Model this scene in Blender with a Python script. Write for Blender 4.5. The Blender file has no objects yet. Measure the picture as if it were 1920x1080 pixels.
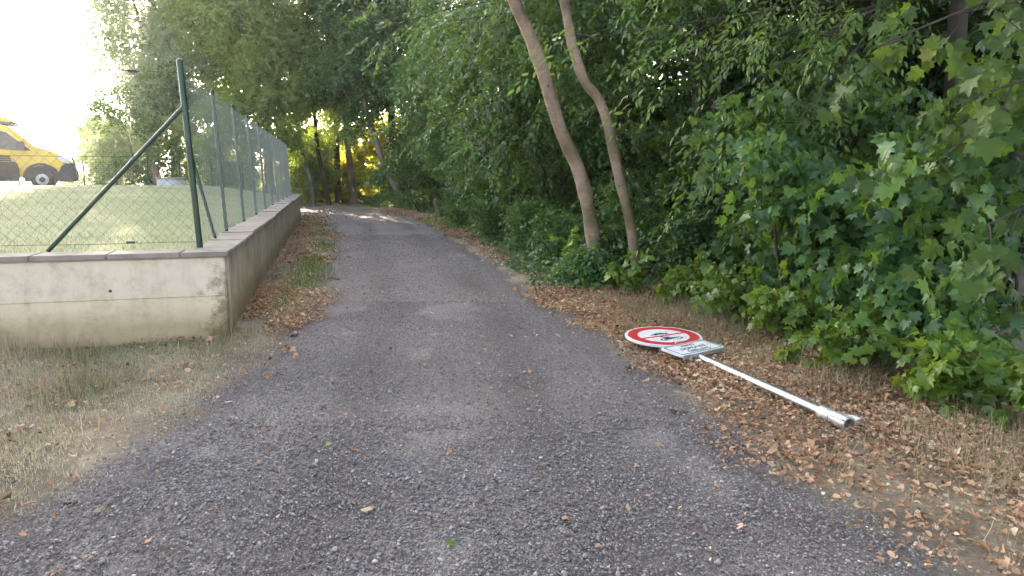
import bpy, bmesh, math, random
import numpy as np
from mathutils import Vector, Matrix, Euler

# ------------------------------------------------------------------ camera, light
scene = bpy.context.scene
F_PX = 1330.0; PITCH = math.atan(215/1330); CAM_H = 1.55
cam_data = bpy.data.cameras.new('camera'); cam = bpy.data.objects.new('camera', cam_data)
scene.collection.objects.link(cam)
cam.location = (0, 0, CAM_H); cam.rotation_euler = (math.radians(90)-PITCH, 0, 0)
cam_data.sensor_width = 36; cam_data.lens = 36*F_PX/1920; cam_data.clip_end = 2000; cam_data.clip_start = .05
scene.camera = cam
SUN_AZ = math.radians(-25); SUN_EL = math.radians(18)
world = bpy.data.worlds.new('World'); scene.world = world; world.use_nodes = True
wn = world.node_tree; bg = wn.nodes['Background']
sky = wn.nodes.new('ShaderNodeTexSky'); sky.sky_type = 'NISHITA'; sky.sun_disc = False
sky.sun_elevation = SUN_EL; sky.sun_rotation = SUN_AZ
sky.air_density = 1.0; sky.dust_density = 3.0; sky.ozone_density = 1.0
hs_ = wn.nodes.new('ShaderNodeHueSaturation'); hs_.inputs['Saturation'].default_value = .55
wn.links.new(sky.outputs[0], hs_.inputs['Color']); wn.links.new(hs_.outputs[0], bg.inputs[0]); bg.inputs[1].default_value = 0.15
sd = bpy.data.lights.new('sun', 'SUN'); sd.energy = 5.0; sd.angle = math.radians(.5); sd.color = (1, .86, .66)
sun = bpy.data.objects.new('sun', sd); scene.collection.objects.link(sun)
SV = Vector((math.sin(SUN_AZ)*math.cos(SUN_EL), math.cos(SUN_AZ)*math.cos(SUN_EL), math.sin(SUN_EL)))
sun.rotation_euler = SV.to_track_quat('Z', 'Y').to_euler()
scene.view_settings.view_transform = 'Standard'; scene.view_settings.look = 'None'
scene.view_settings.exposure = 2.5; scene.view_settings.gamma = 1
scene.render.engine = 'CYCLES'
scene.cycles.max_bounces = 7; scene.cycles.diffuse_bounces = 3; scene.cycles.transmission_bounces = 5; scene.cycles.transparent_max_bounces = 8

rng = np.random.default_rng(7); random.seed(7)
col = scene.collection

def P(u, v, y):
    """world point seen at photo pixel (u,v) at distance y ahead of the camera"""
    a = (u-960)/F_PX; b = (540-v)/F_PX
    d = (a, math.cos(PITCH)+b*math.sin(PITCH), -math.sin(PITCH)+b*math.cos(PITCH))
    t = y/d[1]
    return (d[0]*t, y, CAM_H+d[2]*t)

# ------------------------------------------------------------------ helpers
def tag(o, label=None, cat=None, group=None, kind=None):
    if label: o['label'] = label
    if cat: o['category'] = cat
    if group: o['group'] = group
    if kind: o['kind'] = kind
    return o

def empty(name, loc=(0, 0, 0), rz=0):
    o = bpy.data.objects.new(name, None); col.objects.link(o)
    o.location = loc; o.rotation_euler = (0, 0, rz); o.empty_display_size = .2
    return o

def link_mesh(name, me, mat, parent=None):
    o = bpy.data.objects.new(name, me); col.objects.link(o)
    if mat: me.materials.append(mat)
    if parent: o.parent = parent
    return o

def np_mesh(name, verts, faces, rnd=None, smooth=False):
    """verts (N,3); faces = list of (M,k) int arrays"""
    me = bpy.data.meshes.new(name)
    verts = np.ascontiguousarray(verts, dtype=np.float32)
    me.vertices.add(len(verts)); me.vertices.foreach_set('co', verts.ravel())
    if not isinstance(faces, (list, tuple)): faces = [faces]
    faces = [f for f in faces if len(f)]
    li = np.concatenate([f.ravel() for f in faces]).astype(np.int32)
    tot = np.concatenate([np.full(len(f), f.shape[1], dtype=np.int32) for f in faces])
    st = np.concatenate([[0], np.cumsum(tot)[:-1]]).astype(np.int32)
    me.loops.add(len(li)); me.loops.foreach_set('vertex_index', li)
    me.polygons.add(len(tot)); me.polygons.foreach_set('loop_start', st)
    if smooth: me.polygons.foreach_set('use_smooth', np.ones(len(tot), dtype=bool))
    if rnd is not None:
        at = me.attributes.new('rnd', 'FLOAT', 'POINT'); at.data.foreach_set('value', np.asarray(rnd, dtype=np.float32))
    me.update(calc_edges=True); me.validate()
    return me

class MB:
    """collects boxes, tubes, prisms; build() links them as ONE mesh"""
    def __init__(s): s.v = []; s.f = []
    def add(s, vs, fs):
        n = len(s.v); s.v += [tuple(v) for v in vs]; s.f += [tuple(i+n for i in f) for f in fs]
    def box(s, lo, hi, M=None):
        x0, y0, z0 = lo; x1, y1, z1 = hi
        vs = [(x0,y0,z0),(x1,y0,z0),(x1,y1,z0),(x0,y1,z0),(x0,y0,z1),(x1,y0,z1),(x1,y1,z1),(x0,y1,z1)]
        if M: vs = [tuple(M @ Vector(v)) for v in vs]
        s.add(vs, [(0,3,2,1),(4,5,6,7),(0,1,5,4),(1,2,6,5),(2,3,7,6),(3,0,4,7)])
    def tube(s, pts, rad, n=8, caps=True, knob=0, seed=0):
        pts = [Vector(p) for p in pts]; rr = random.Random(seed)
        if not hasattr(rad, '__len__'): rad = [rad]*len(pts)
        vs = []; fs = []
        prev = None
        for i, p in enumerate(pts):
            t = (pts[min(i+1, len(pts)-1)]-pts[max(i-1, 0)]).normalized()
            if prev is None:
                a = Vector((1, 0, 0)) if abs(t.x) < .8 else Vector((0, 1, 0))
                x = t.cross(a).normalized()
            else: x = (prev-t*prev.dot(t)).normalized()
            prev = x; y = t.cross(x)
            for k in range(n):
                an = 2*math.pi*k/n; r = rad[i]*(1+knob*(rr.random()-.5))
                vs.append(p+x*math.cos(an)*r+y*math.sin(an)*r)
        for i in range(len(pts)-1):
            for k in range(n):
                a = i*n+k; b = i*n+(k+1) % n
                fs.append((a, b, b+n, a+n))
        if caps:
            fs.append(tuple(range(n-1, -1, -1))); m = (len(pts)-1)*n; fs.append(tuple(range(m, m+n)))
        s.add(vs, fs)
    def prism(s, poly, h0, h1, M=None):
        """poly in XY extruded in z from h0 to h1, then mapped by M"""
        n = len(poly); vs = [(x, y, h0) for x, y in poly]+[(x, y, h1) for x, y in poly]
        if M: vs = [tuple(M @ Vector(v)) for v in vs]
        fs = [tuple(range(n-1, -1, -1)), tuple(range(n, 2*n))]+[(i, (i+1) % n, (i+1) % n+n, i+n) for i in range(n)]
        s.add(vs, fs)
    def build(s, name, mat, parent=None, smooth=False, bevel=0):
        me = bpy.data.meshes.new(name); me.from_pydata(s.v, [], s.f)
        bm = bmesh.new(); bm.from_mesh(me); bmesh.ops.recalc_face_normals(bm, faces=bm.faces)
        if bevel:
            bmesh.ops.bevel(bm, geom=[e for e in bm.edges if len(e.link_faces) == 2 and e.calc_face_angle(0) > .5], offset=bevel, segments=2, affect='EDGES')
        bm.to_mesh(me); bm.free()
        if smooth:
            me.polygons.foreach_set('use_smooth', [True]*len(me.polygons))
            me.set_sharp_from_angle(angle=math.radians(40))
        return link_mesh(name, me, mat, parent)

# value noise for scatter masks (deterministic)
_perm = np.random.default_rng(3).random((256, 256))
def noise2(x, y, s=1.0):
    x = np.asarray(x)*s; y = np.asarray(y)*s
    xi = np.floor(x).astype(int); yi = np.floor(y).astype(int); fx = x-xi; fy = y-yi
    fx = fx*fx*(3-2*fx); fy = fy*fy*(3-2*fy)
    g = lambda a, b: _perm[a % 256, b % 256]
    return (g(xi, yi)*(1-fx)+g(xi+1, yi)*fx)*(1-fy)+(g(xi, yi+1)*(1-fx)+g(xi+1, yi+1)*fx)*fy

def poly_sd(px, py, poly):
    """signed distance, negative inside"""
    px = np.asarray(px, float); py = np.asarray(py, float)
    d = np.full(px.shape, 1e9); ins = np.zeros(px.shape, bool); n = len(poly)
    for i in range(n):
        ax, ay = poly[i]; bx, by = poly[(i+1) % n]
        ex, ey = bx-ax, by-ay; wx, wy = px-ax, py-ay
        t = np.clip((wx*ex+wy*ey)/(ex*ex+ey*ey), 0, 1)
        d = np.minimum(d, np.hypot(wx-ex*t, wy-ey*t))
        c = ((ay > py) != (by > py)) & (px < (bx-ax)*(py-ay)/((by-ay) if by != ay else 1e-9)+ax)
        ins ^= c
    return np.where(ins, -d, d)

# ------------------------------------------------------------------ materials
def mat(name):
    m = bpy.data.materials.new(name); m.use_nodes = True
    nt = m.node_tree; b = nt.nodes['Principled BSDF']; return m, nt, b
def N(nt, t, **k):
    n = nt.nodes.new(t)
    for a, b in k.items():
        if a in n.inputs: n.inputs[a].default_value = b
        else: setattr(n, a, b)
    return n
def ramp(nt, fac, stops, interp='LINEAR'):
    r = nt.nodes.new('ShaderNodeValToRGB'); r.color_ramp.interpolation = interp
    e = r.color_ramp.elements
    while len(e) < len(stops): e.new(.5)
    for i, (p, c) in enumerate(stops): e[i].position = p; e[i].color = (*c, 1) if len(c) == 3 else c
    nt.links.new(fac, r.inputs[0]); return r
def coords(nt, scale=(1, 1, 1)):
    tc = nt.nodes.new('ShaderNodeTexCoord'); mp = nt.nodes.new('ShaderNodeMapping'); mp.inputs['Scale'].default_value = scale
    nt.links.new(tc.outputs['Object'], mp.inputs[0]); return mp.outputs[0]
def mix(nt, f, a, b, mode='MIX'):
    m = nt.nodes.new('ShaderNodeMix'); m.data_type = 'RGBA'; m.blend_type = mode
    for s, v in ((0, f), (6, a), (7, b)):
        if hasattr(v, 'is_output') or isinstance(v, bpy.types.NodeSocket): nt.links.new(v, m.inputs[s])
        else: m.inputs[s].default_value = v if s == 0 else (*v, 1)
    return m.outputs[2]
def bump(nt, h, b, strength=.5, dist=.01):
    n = nt.nodes.new('ShaderNodeBump'); n.inputs['Strength'].default_value = strength; n.inputs['Distance'].default_value = dist
    nt.links.new(h, n.inputs['Height']); nt.links.new(n.outputs[0], b.inputs['Normal']); return n

def simple(name, c, rough=.6, metal=0, var=.15, scale=8, spec=.5):
    m, nt, b = mat(name)
    nz = N(nt, 'ShaderNodeTexNoise', Scale=scale, Detail=5.0); nt.links.new(coords(nt), nz.inputs[0])
    d = tuple(x*(1-var) for x in c); l = tuple(min(1, x*(1+var)) for x in c)
    r = ramp(nt, nz.outputs[0], [(.3, d), (.7, l)]); nt.links.new(r.outputs[0], b.inputs['Base Color'])
    b.inputs['Roughness'].default_value = rough; b.inputs['Metallic'].default_value = metal
    b.inputs['Specular IOR Level'].default_value = spec
    return m

def leaf_mat(name, stops, trans=(.25, .4, .03), tw=.33, rough=.38, spec=.42):
    """foliage: colour from the per leaf random value, thin translucent blade"""
    m, nt, b = mat(name)
    at = N(nt, 'ShaderNodeAttribute', attribute_name='rnd')
    oi = nt.nodes.new('ShaderNodeObjectInfo')
    r = ramp(nt, at.outputs['Fac'], stops)
    hs = nt.nodes.new('ShaderNodeHueSaturation'); nt.links.new(r.outputs[0], hs.inputs['Color'])
    mr = N(nt, 'ShaderNodeMapRange'); nt.links.new(oi.outputs['Random'], mr.inputs[0]); mr.inputs[3].default_value = .8; mr.inputs[4].default_value = 1.2
    nt.links.new(mr.outputs[0], hs.inputs['Value'])
    nt.links.new(hs.outputs[0], b.inputs['Base Color'])
    b.inputs['Roughness'].default_value = rough; b.inputs['Specular IOR Level'].default_value = spec
    tr = nt.nodes.new('ShaderNodeBsdfTranslucent')
    tc = mix(nt, .8, r.outputs[0], trans); nt.links.new(tc, tr.inputs[0])
    ms = nt.nodes.new('ShaderNodeMixShader'); ms.inputs[0].default_value = tw
    nt.links.new(b.outputs[0], ms.inputs[1]); nt.links.new(tr.outputs[0], ms.inputs[2])
    out = nt.nodes['Material Output']; nt.links.new(ms.outputs[0], out.inputs[0])
    return m

G = lambda *s: list(s)
M_HAZEL = leaf_mat('hazel_leaf', G((0, (.018, .048, .020)), (.5, (.046, .108, .040)), (.9, (.13, .235, .07)), (.985, (.12, .17, .04)), (1, (.35, .27, .05))))
M_MAPLE = leaf_mat('maple_leaf', G((0, (.016, .046, .018)), (.5, (.044, .108, .036)), (.9, (.12, .225, .055)), (.97, (.15, .22, .05)), (1, (.36, .32, .06))))
M_BRIGHT = leaf_mat('young_maple_leaf', G((0, (.06, .125, .025)), (.6, (.115, .20, .032)), (1, (.22, .29, .04))), trans=(.3, .4, .03))
M_LIME = leaf_mat('haze_paled_linden_leaf', G((0, (.12, .19, .06)), (.6, (.20, .29, .09)), (.95, (.29, .37, .11)), (1, (.5, .4, .06))), trans=(.45, .56, .05), tw=.45)  # linden green lightened, the hazy backlight is put into the colour
M_HORN = leaf_mat('hornbeam_leaf', G((0, (.045, .095, .02)), (.6, (.09, .165, .032)), (1, (.15, .23, .04))), trans=(.3, .42, .04))
M_PALE = leaf_mat('haze_paled_willow_leaf', G((0, (.18, .26, .18)), (.6, (.28, .38, .26)), (.97, (.38, .45, .27)), (1, (.5, .38, .1))), trans=(.45, .5, .15), tw=.42)  # willow green paled and blued to stand in for haze and flare
M_DARK = leaf_mat('shade_darkened_leaf', G((0, (.014, .036, .013)), (.6, (.025, .058, .02)), (1, (.045, .085, .024))), trans=(.2, .3, .03))  # leaf green darkened, the shade of the deep wood is in the colour
M_YELLOW = leaf_mat('sunlit_maple_leaf', G((0, (.12, .18, .03)), (.6, (.22, .28, .03)), (1, (.42, .40, .03))), trans=(.75, .70, .03), tw=.62)  # maple leaf turned bright yellow, sun shining through is put into the colour
M_IVY = leaf_mat('ivy_leaf', G((0, (.03, .075, .035)), (.6, (.065, .135, .055)), (1, (.13, .22, .07))))
M_NEEDLE = leaf_mat('pine_needle', G((0, (.06, .07, .045)), (1, (.16, .15, .09))), trans=(.2, .2, .05), tw=.2)

def bark_mat(name, c1, c2, scale=6, ring=False):
    m, nt, b = mat(name)
    co = coords(nt, (1, 1, .25 if not ring else 3.0))
    nz = N(nt, 'ShaderNodeTexNoise', Scale=scale, Detail=8.0, Roughness=.65); nt.links.new(co, nz.inputs[0])
    n2 = N(nt, 'ShaderNodeTexNoise', Scale=1.4, Detail=3.0); nt.links.new(coords(nt), n2.inputs[0])
    if ring:
        n3 = N(nt, 'ShaderNodeTexNoise', Scale=3.2, Detail=9.0, Roughness=.7, Distortion=.6); nt.links.new(coords(nt, (1, 1, .8)), n3.inputs[0])
        mx = nt.nodes.new('ShaderNodeMix'); mx.inputs[0].default_value = .72; nt.links.new(nz.outputs[0], mx.inputs[2]); nt.links.new(n3.outputs[0], mx.inputs[3]); src = mx.outputs[0]
        n4 = N(nt, 'ShaderNodeTexNoise', Scale=26.0, Detail=6.0, Roughness=.7); nt.links.new(coords(nt), n4.inputs[0])
    else: src = nz.outputs[0]
    r = ramp(nt, src, [(.34 if ring else .3, c1), (.62 if ring else .72, c2)])
    r2 = ramp(nt, n2.outputs[0], [(.38, (.45, .47, .34)), (.6, (1, 1, 1))])
    nt.links.new(mix(nt, 1.0, r.outputs[0], r2.outputs[0], 'MULTIPLY'), b.inputs['Base Color'])
    b.inputs['Roughness'].default_value = .58 if ring else .8
    bump(nt, n4.outputs[0] if ring else nz.outputs[0], b, .6, .012 if ring else .02)
    return m
M_BARK = bark_mat('cherry_bark', (.13, .085, .055), (.36, .25, .18), 9, True)
M_BARKD = bark_mat('dark_bark', (.035, .028, .022), (.09, .07, .055))
M_BARKG = bark_mat('grey_bark', (.10, .09, .07), (.24, .21, .16))
M_BARKP = bark_mat('pine_bark', (.13, .08, .06), (.30, .2, .15))

# concrete
def concrete(name, light, dark, stains=True, sf=.75):
    m, nt, b = mat(name)
    co = coords(nt)
    n1 = N(nt, 'ShaderNodeTexNoise', Scale=1.6, Detail=8.0, Roughness=.6); nt.links.new(co, n1.inputs[0])
    n2 = N(nt, 'ShaderNodeTexNoise', Scale=60.0, Detail=4.0); nt.links.new(co, n2.inputs[0])
    r = ramp(nt, n1.outputs[0], [(.3, dark), (.6, light)])
    c = r.outputs[0]
    if stains:
        cs = coords(nt, (7, 7, .45))
        n3 = N(nt, 'ShaderNodeTexNoise', Scale=1.0, Detail=6.0, Roughness=.7); nt.links.new(cs, n3.inputs[0])
        r3 = ramp(nt, n3.outputs[0], [(.50, (1, 1, 1)), (.72, (.42, .41, .38))]); c = mix(nt, sf, c, r3.outputs[0], 'MULTIPLY')
        # damp mossy foot: low parts browner green, broken by noise
        sx = nt.nodes.new('ShaderNodeSeparateXYZ'); nt.links.new(co, sx.inputs[0])
        ad = N(nt, 'ShaderNodeMath', operation='MULTIPLY_ADD'); nt.links.new(n1.outputs[0], ad.inputs[0]); ad.inputs[1].default_value = -.30; nt.links.new(sx.outputs[2], ad.inputs[2])
        r4 = ramp(nt, ad.outputs[0], [(-.12, (.5, .44, .32)), (.16, (1, 1, 1))]); c = mix(nt, .6, c, r4.outputs[0], 'MULTIPLY')
        r5 = ramp(nt, sx.outputs[2], [(0, (.92, .86, .72)), (.38, (.98, .95, .86)), (.46, (1, 1, 1))]); c = mix(nt, .8, c, r5.outputs[0], 'MULTIPLY')
    vp = N(nt, 'ShaderNodeTexVoronoi', Scale=38.0); nt.links.new(co, vp.inputs[0])
    rp_ = ramp(nt, vp.outputs['Distance'], [(.06, (.45, .43, .4)), (.13, (1, 1, 1))]); c = mix(nt, .55, c, rp_.outputs[0], 'MULTIPLY')
    n5 = N(nt, 'ShaderNodeTexNoise', Scale=5.0, Detail=9.0, Roughness=.75); nt.links.new(co, n5.inputs[0])
    rb = ramp(nt, n5.outputs[0], [(.35, (.72, .69, .64)), (.52, (1, 1, 1)), (.7, (1.08, 1.07, 1.05))]); c = mix(nt, .8, c, rb.outputs[0], 'MULTIPLY')
    if stains:      # algae streak near the corner
        vl = nt.nodes.new('ShaderNodeVectorMath'); vl.operation = 'MULTIPLY'; nt.links.new(co, vl.inputs[0]); vl.inputs[1].default_value = (1, 1, .22)
        v2_ = nt.nodes.new('ShaderNodeVectorMath'); v2_.operation = 'LENGTH'; nt.links.new(vl.outputs[0], v2_.inputs[0])
        a2 = N(nt, 'ShaderNodeMath', operation='MULTIPLY_ADD'); nt.links.new(n5.outputs[0], a2.inputs[0]); a2.inputs[1].default_value = .9; nt.links.new(v2_.outputs['Value'], a2.inputs[2])
        ra = ramp(nt, a2.outputs[0], [(.50, (.36, .37, .27)), (.66, (1, 1, 1))]); c = mix(nt, .85, c, ra.outputs[0], 'MULTIPLY')
    nt.links.new(c, b.inputs['Base Color']); b.inputs['Roughness'].default_value = .9
    ab = N(nt, 'ShaderNodeMath', operation='ADD'); nt.links.new(n2.outputs[0], ab.inputs[0]); nt.links.new(n5.outputs[0], ab.inputs[1])
    bump(nt, ab.outputs[0], b, .5, .008)
    return m
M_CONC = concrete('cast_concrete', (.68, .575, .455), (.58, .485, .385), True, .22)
M_CONC2 = concrete('darker_stained_concrete', (.50, .42, .315), (.33, .28, .21))  # darker base colour and stronger stains, for the side run and the joint
M_CAP = concrete('coping_concrete', (.30, .26, .225), (.18, .155, .135), False)
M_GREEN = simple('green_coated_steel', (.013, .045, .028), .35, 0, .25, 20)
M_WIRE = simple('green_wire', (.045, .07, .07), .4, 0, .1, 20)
M_WIREF = simple('wire_reflecting_pale', (.26, .29, .28), .45, 0, .1, 20)  # track-side wire made pale, standing in for the light it reflects
M_ALU = simple('aluminium', (.33, .34, .37), .42, 1.0, .06, 30)
M_ALUD = simple('dull_aluminium', (.5, .5, .5), .5, .8, .25, 14)
M_WHITE = simple('white_sign_film', (.68, .70, .73), .4, 0, .13, 7)
M_RED = simple('red_sign_film', (.55, .03, .035), .35, 0, .1, 6)
M_BLACK = simple('black_sign_film', (.035, .035, .038), .5, 0, .1, 6)
M_VAN = simple('yellow_van_paint', (.78, .50, .02), .35, 0, .04, 2)
M_PLAST = simple('dark_plastic', (.035, .035, .05), .55, 0, .1, 10)
M_TYRE = simple('tyre_rubber', (.03, .03, .032), .8, 0, .1, 10)
M_GLASSD = simple('dark_glass', (.05, .06, .07), .08, 0, .1, 3)
M_LAMP = simple('headlight_glass', (.6, .62, .66), .1, .3, .1, 10)
M_RINGC = simple('pale_concrete', (.55, .56, .60), .85, 0, .12, 12)

# gravel road
m, nt, b = mat('gravel_road'); co = coords(nt)
v1 = N(nt, 'ShaderNodeTexVoronoi', Scale=70.0); nt.links.new(co, v1.inputs[0])
v2 = N(nt, 'ShaderNodeTexVoronoi', Scale=150.0); nt.links.new(co, v2.inputs[0])
n1 = N(nt, 'ShaderNodeTexNoise', Scale=.55, Detail=6.0, Roughness=.6); nt.links.new(co, n1.inputs[0])
n2 = N(nt, 'ShaderNodeTexNoise', Scale=40.0, Detail=6.0, Roughness=.7); nt.links.new(co, n2.inputs[0])
stone = ramp(nt, v1.outputs['Color'], [(.1, (.09, .078, .077)), (.55, (.165, .146, .145)), (.95, (.30, .274, .272))])
dirt = ramp(nt, n2.outputs[0], [(.3, (.10, .083, .077)), (.7, (.19, .163, .153))])
pm = ramp(nt, n1.outputs[0], [(.38, (.15, .15, .15)), (.62, (.9, .9, .9))])
c_ = mix(nt, pm.outputs[0], dirt.outputs[0], stone.outputs[0])
wt = N(nt, 'ShaderNodeAttribute', attribute_name='rnd'); w2 = ramp(nt, wt.outputs['Fac'], [(0, (1.12, 1.1, 1.1)), (.5, (1, 1, 1)), (1, (.74, .70, .68))])
nt.links.new(mix(nt, 1.0, c_, w2.outputs[0], 'MULTIPLY'), b.inputs['Base Color'])
b.inputs['Roughness'].default_value = .85
ad = N(nt, 'ShaderNodeMath', operation='ADD'); nt.links.new(v1.outputs['Distance'], ad.inputs[0]); nt.links.new(n2.outputs[0], ad.inputs[1])
bm_ = bump(nt, ad.outputs[0], b, .9, -.011)
M_ROAD = m
# soil
m, nt, b = mat('forest_soil'); co = coords(nt)
n1 = N(nt, 'ShaderNodeTexNoise', Scale=.9, Detail=8.0, Roughness=.7); nt.links.new(co, n1.inputs[0])
n2 = N(nt, 'ShaderNodeTexNoise', Scale=28.0, Detail=8.0, Roughness=.8); nt.links.new(co, n2.inputs[0])
a_ = ramp(nt, n2.outputs[0], [(.3, (.07, .052, .04)), (.55, (.17, .125, .09)), (.75, (.29, .22, .165))])
g_ = ramp(nt, n2.outputs[0], [(.3, (.20, .17, .12)), (.7, (.44, .37, .26))])
pm = ramp(nt, n1.outputs[0], [(.42, (0, 0, 0)), (.6, (1, 1, 1))])
cs_ = mix(nt, pm.outputs[0], a_.outputs[0], g_.outputs[0])
v1 = N(nt, 'ShaderNodeTexVoronoi', Scale=75.0); nt.links.new(co, v1.inputs[0])
st_ = ramp(nt, v1.outputs['Color'], [(.1, (.10, .087, .084)), (.6, (.18, .16, .156)), (.95, (.28, .257, .25))])
at = N(nt, 'ShaderNodeAttribute', attribute_name='rnd')
nt.links.new(mix(nt, at.outputs['Fac'], cs_, st_.outputs[0]), b.inputs['Base Color']); b.inputs['Roughness'].default_value = .95
bump(nt, n2.outputs[0], b, 1.0, .02); M_SOIL = m
# lawn
m, nt, b = mat('dry_lawn'); co = coords(nt)
n1 = N(nt, 'ShaderNodeTexNoise', Scale=.5, Detail=7.0, Roughness=.65); nt.links.new(co, n1.inputs[0])
n2 = N(nt, 'ShaderNodeTexNoise', Scale=45.0, Detail=5.0, Roughness=.8); nt.links.new(coords(nt, (1, .5, 1)), n2.inputs[0])
a_ = ramp(nt, n1.outputs[0], [(.35, (.25, .29, .14)), (.6, (.36, .37, .20)), (.75, (.48, .43, .26))])
r_ = ramp(nt, n2.outputs[0], [(.3, (.6, .6, .6)), (.7, (1.2, 1.2, 1.2))])
nt.links.new(mix(nt, .8, a_.outputs[0], r_.outputs[0], 'MULTIPLY'), b.inputs['Base Color']); b.inputs['Roughness'].default_value = .9
bump(nt, n2.outputs[0], b, .8, .03); M_LAWN = m

def rnd_mat(name, stops, rough=.8, tw=0, trans=(.3, .2, .1), spec=.3):
    m, nt, b = mat(name)
    at = N(nt, 'ShaderNodeAttribute', attribute_name='rnd'); r = ramp(nt, at.outputs['Fac'], stops)
    nt.links.new(r.outputs[0], b.inputs['Base Color']); b.inputs['Roughness'].default_value = rough; b.inputs['Specular IOR Level'].default_value = spec
    if tw:
        tr = nt.nodes.new('ShaderNodeBsdfTranslucent'); nt.links.new(r.outputs[0], tr.inputs[0])
        ms = nt.nodes.new('ShaderNodeMixShader'); ms.inputs[0].default_value = tw
        nt.links.new(b.outputs[0], ms.inputs[1]); nt.links.new(tr.outputs[0], ms.inputs[2]); nt.links.new(ms.outputs[0], nt.nodes['Material Output'].inputs[0])
    return m
M_LITTER = rnd_mat('dry_leaf', [(0, (.13, .08, .05)), (.2, (.37, .20, .11)), (.55, (.54, .315, .18)), (.85, (.62, .46, .31)), (1, (.70, .61, .46))], .8, .15)
M_STONE = rnd_mat('crushed_stone', [(0, (.125, .11, .108)), (.5, (.215, .193, .188)), (.85, (.31, .28, .278)), (.97, (.37, .345, .34)), (1, (.54, .51, .48))], .85, spec=.15)
M_GRASS = rnd_mat('mixed_grass', [(0, (.17, .21, .10)), (.22, (.32, .32, .18)), (.45, (.50, .45, .29)), (1, (.66, .57, .42))], .7, .3)
M_LAWNG = rnd_mat('mown_grass', [(0, (.22, .28, .12)), (.5, (.36, .38, .20)), (1, (.56, .50, .33))], .7, .35)
M_STRAW = rnd_mat('straw_grass', [(0, (.12, .14, .06)), (.25, (.26, .21, .12)), (1, (.50, .40, .26))], .7, .25)
M_TURF = rnd_mat('green_tuft', [(0, (.07, .16, .02)), (.6, (.14, .26, .03)), (1, (.28, .36, .07))], .6, .35)

# ------------------------------------------------------------------ plan of the place
ROAD = [(3.4,-6),(2.25,0),(1.64,2.55),(1.24,3.56),(1.05,4.97),(.85,6.46),(.27,8.75),(-.61,13.4),(-2.64,22.0),(-4.49,27.2),(-6.56,31.3),(-8.97,33.3),(-14,35.5),(-34,39),
        (-34,34.5),(-14,31),(-9.2,28.4),(-7.6,26.2),(-5.62,22.0),(-4.15,16.7),(-2.78,10.6),(-2.28,7.44),(-1.95,5.71),(-2.02,4.2),(-2.03,3.49),(-2.23,2.88),(-3.4,2.3),(-8,1.6),(-14,.5),(-14,-6)]
WC = Vector((-2.73, 6.69, 0)); WD = Vector((-.247, .969, 0)).normalized(); WL = Vector((-.969, -.247, 0)).normalized()   # corner, along the track, along the front
WLEN = 18.5; FLEN = 9.0; WH = .772; CAPT = .048; CZ = WH+CAPT
WFAR = WC+WD*WLEN
LAWN = [(WC.x, WC.y), (WFAR.x, WFAR.y), (-30, 32), (-60, 36), (-60, -4), tuple((WC+WL*FLEN)[:2]), ]
def lawn_z(x, y):
    dx, dy = np.asarray(x)-WC.x, np.asarray(y)-WC.y
    inr = -(dx*WD.y-dy*WD.x)*1.0
    inr = dx*WL.x+dy*WL.y                    # distance in from the track side
    inf = dx*WD.x+dy*WD.y                    # distance behind the front face
    s = np.clip(inr/3.5, 0, 1); s = s*s*(3-2*s); t = np.clip((inf-.5)/15, 0, 1); t = t*t*(3-2*t)
    d = np.clip((inf-18.5)/4, 0, 1)
    return CZ-.05+.40*s*t-.16*d*s+.02*(noise2(x, y, .7)-.5)

# ground sheet reaching the horizon, finer near the camera
def ground_z(x, y):
    sd_ = poly_sd(x, y, ROAD)
    s = np.clip(sd_/.5, 0, 1)
    bank = np.clip((np.asarray(x)-3.2-0.0*y)/4, 0, 1)*.35
    nw = np.clip(1-np.abs(poly_sd(x, y, LAWN))/1.2, 0, 1)*np.clip((7.2-np.asarray(y))/1.0, 0, 1)*.05
    return -.03-nw+s*(.045+.05*(noise2(x, y, 1.3)-.4)*np.clip(sd_, 0, 1))+bank*(sd_ > 0)
xs = np.concatenate([[-900, -300, -120, -70], np.arange(-40, -10, .8), np.arange(-10, 4.5, .11), np.arange(4.6, 30, .8), [60, 120, 300, 900]])
ys = np.concatenate([[-900, -200, -60, -20], np.arange(-8, 1.6, .4), np.arange(1.6, 24, .11), np.arange(24, 60.01, .5), [80, 140, 300, 900]])
X, Y = np.meshgrid(xs, ys); Z = ground_z(X, Y)
nx, ny = len(xs), len(ys); idx = np.arange(nx*ny).reshape(ny, nx)
q = np.stack([idx[:-1, :-1], idx[:-1, 1:], idx[1:, 1:], idx[1:, :-1]], -1).reshape(-1, 4)
GR = np.clip(1-(poly_sd(X, Y, ROAD)+.35*(noise2(X, Y, 2.3)-.5)+.25*(noise2(X, Y, 8)-.5))/.22, 0, 1)
tag(link_mesh('ground', np_mesh('ground', np.stack([X, Y, Z], -1).reshape(-1, 3), q, GR.ravel(), smooth=True), M_SOIL), kind='structure')

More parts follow.
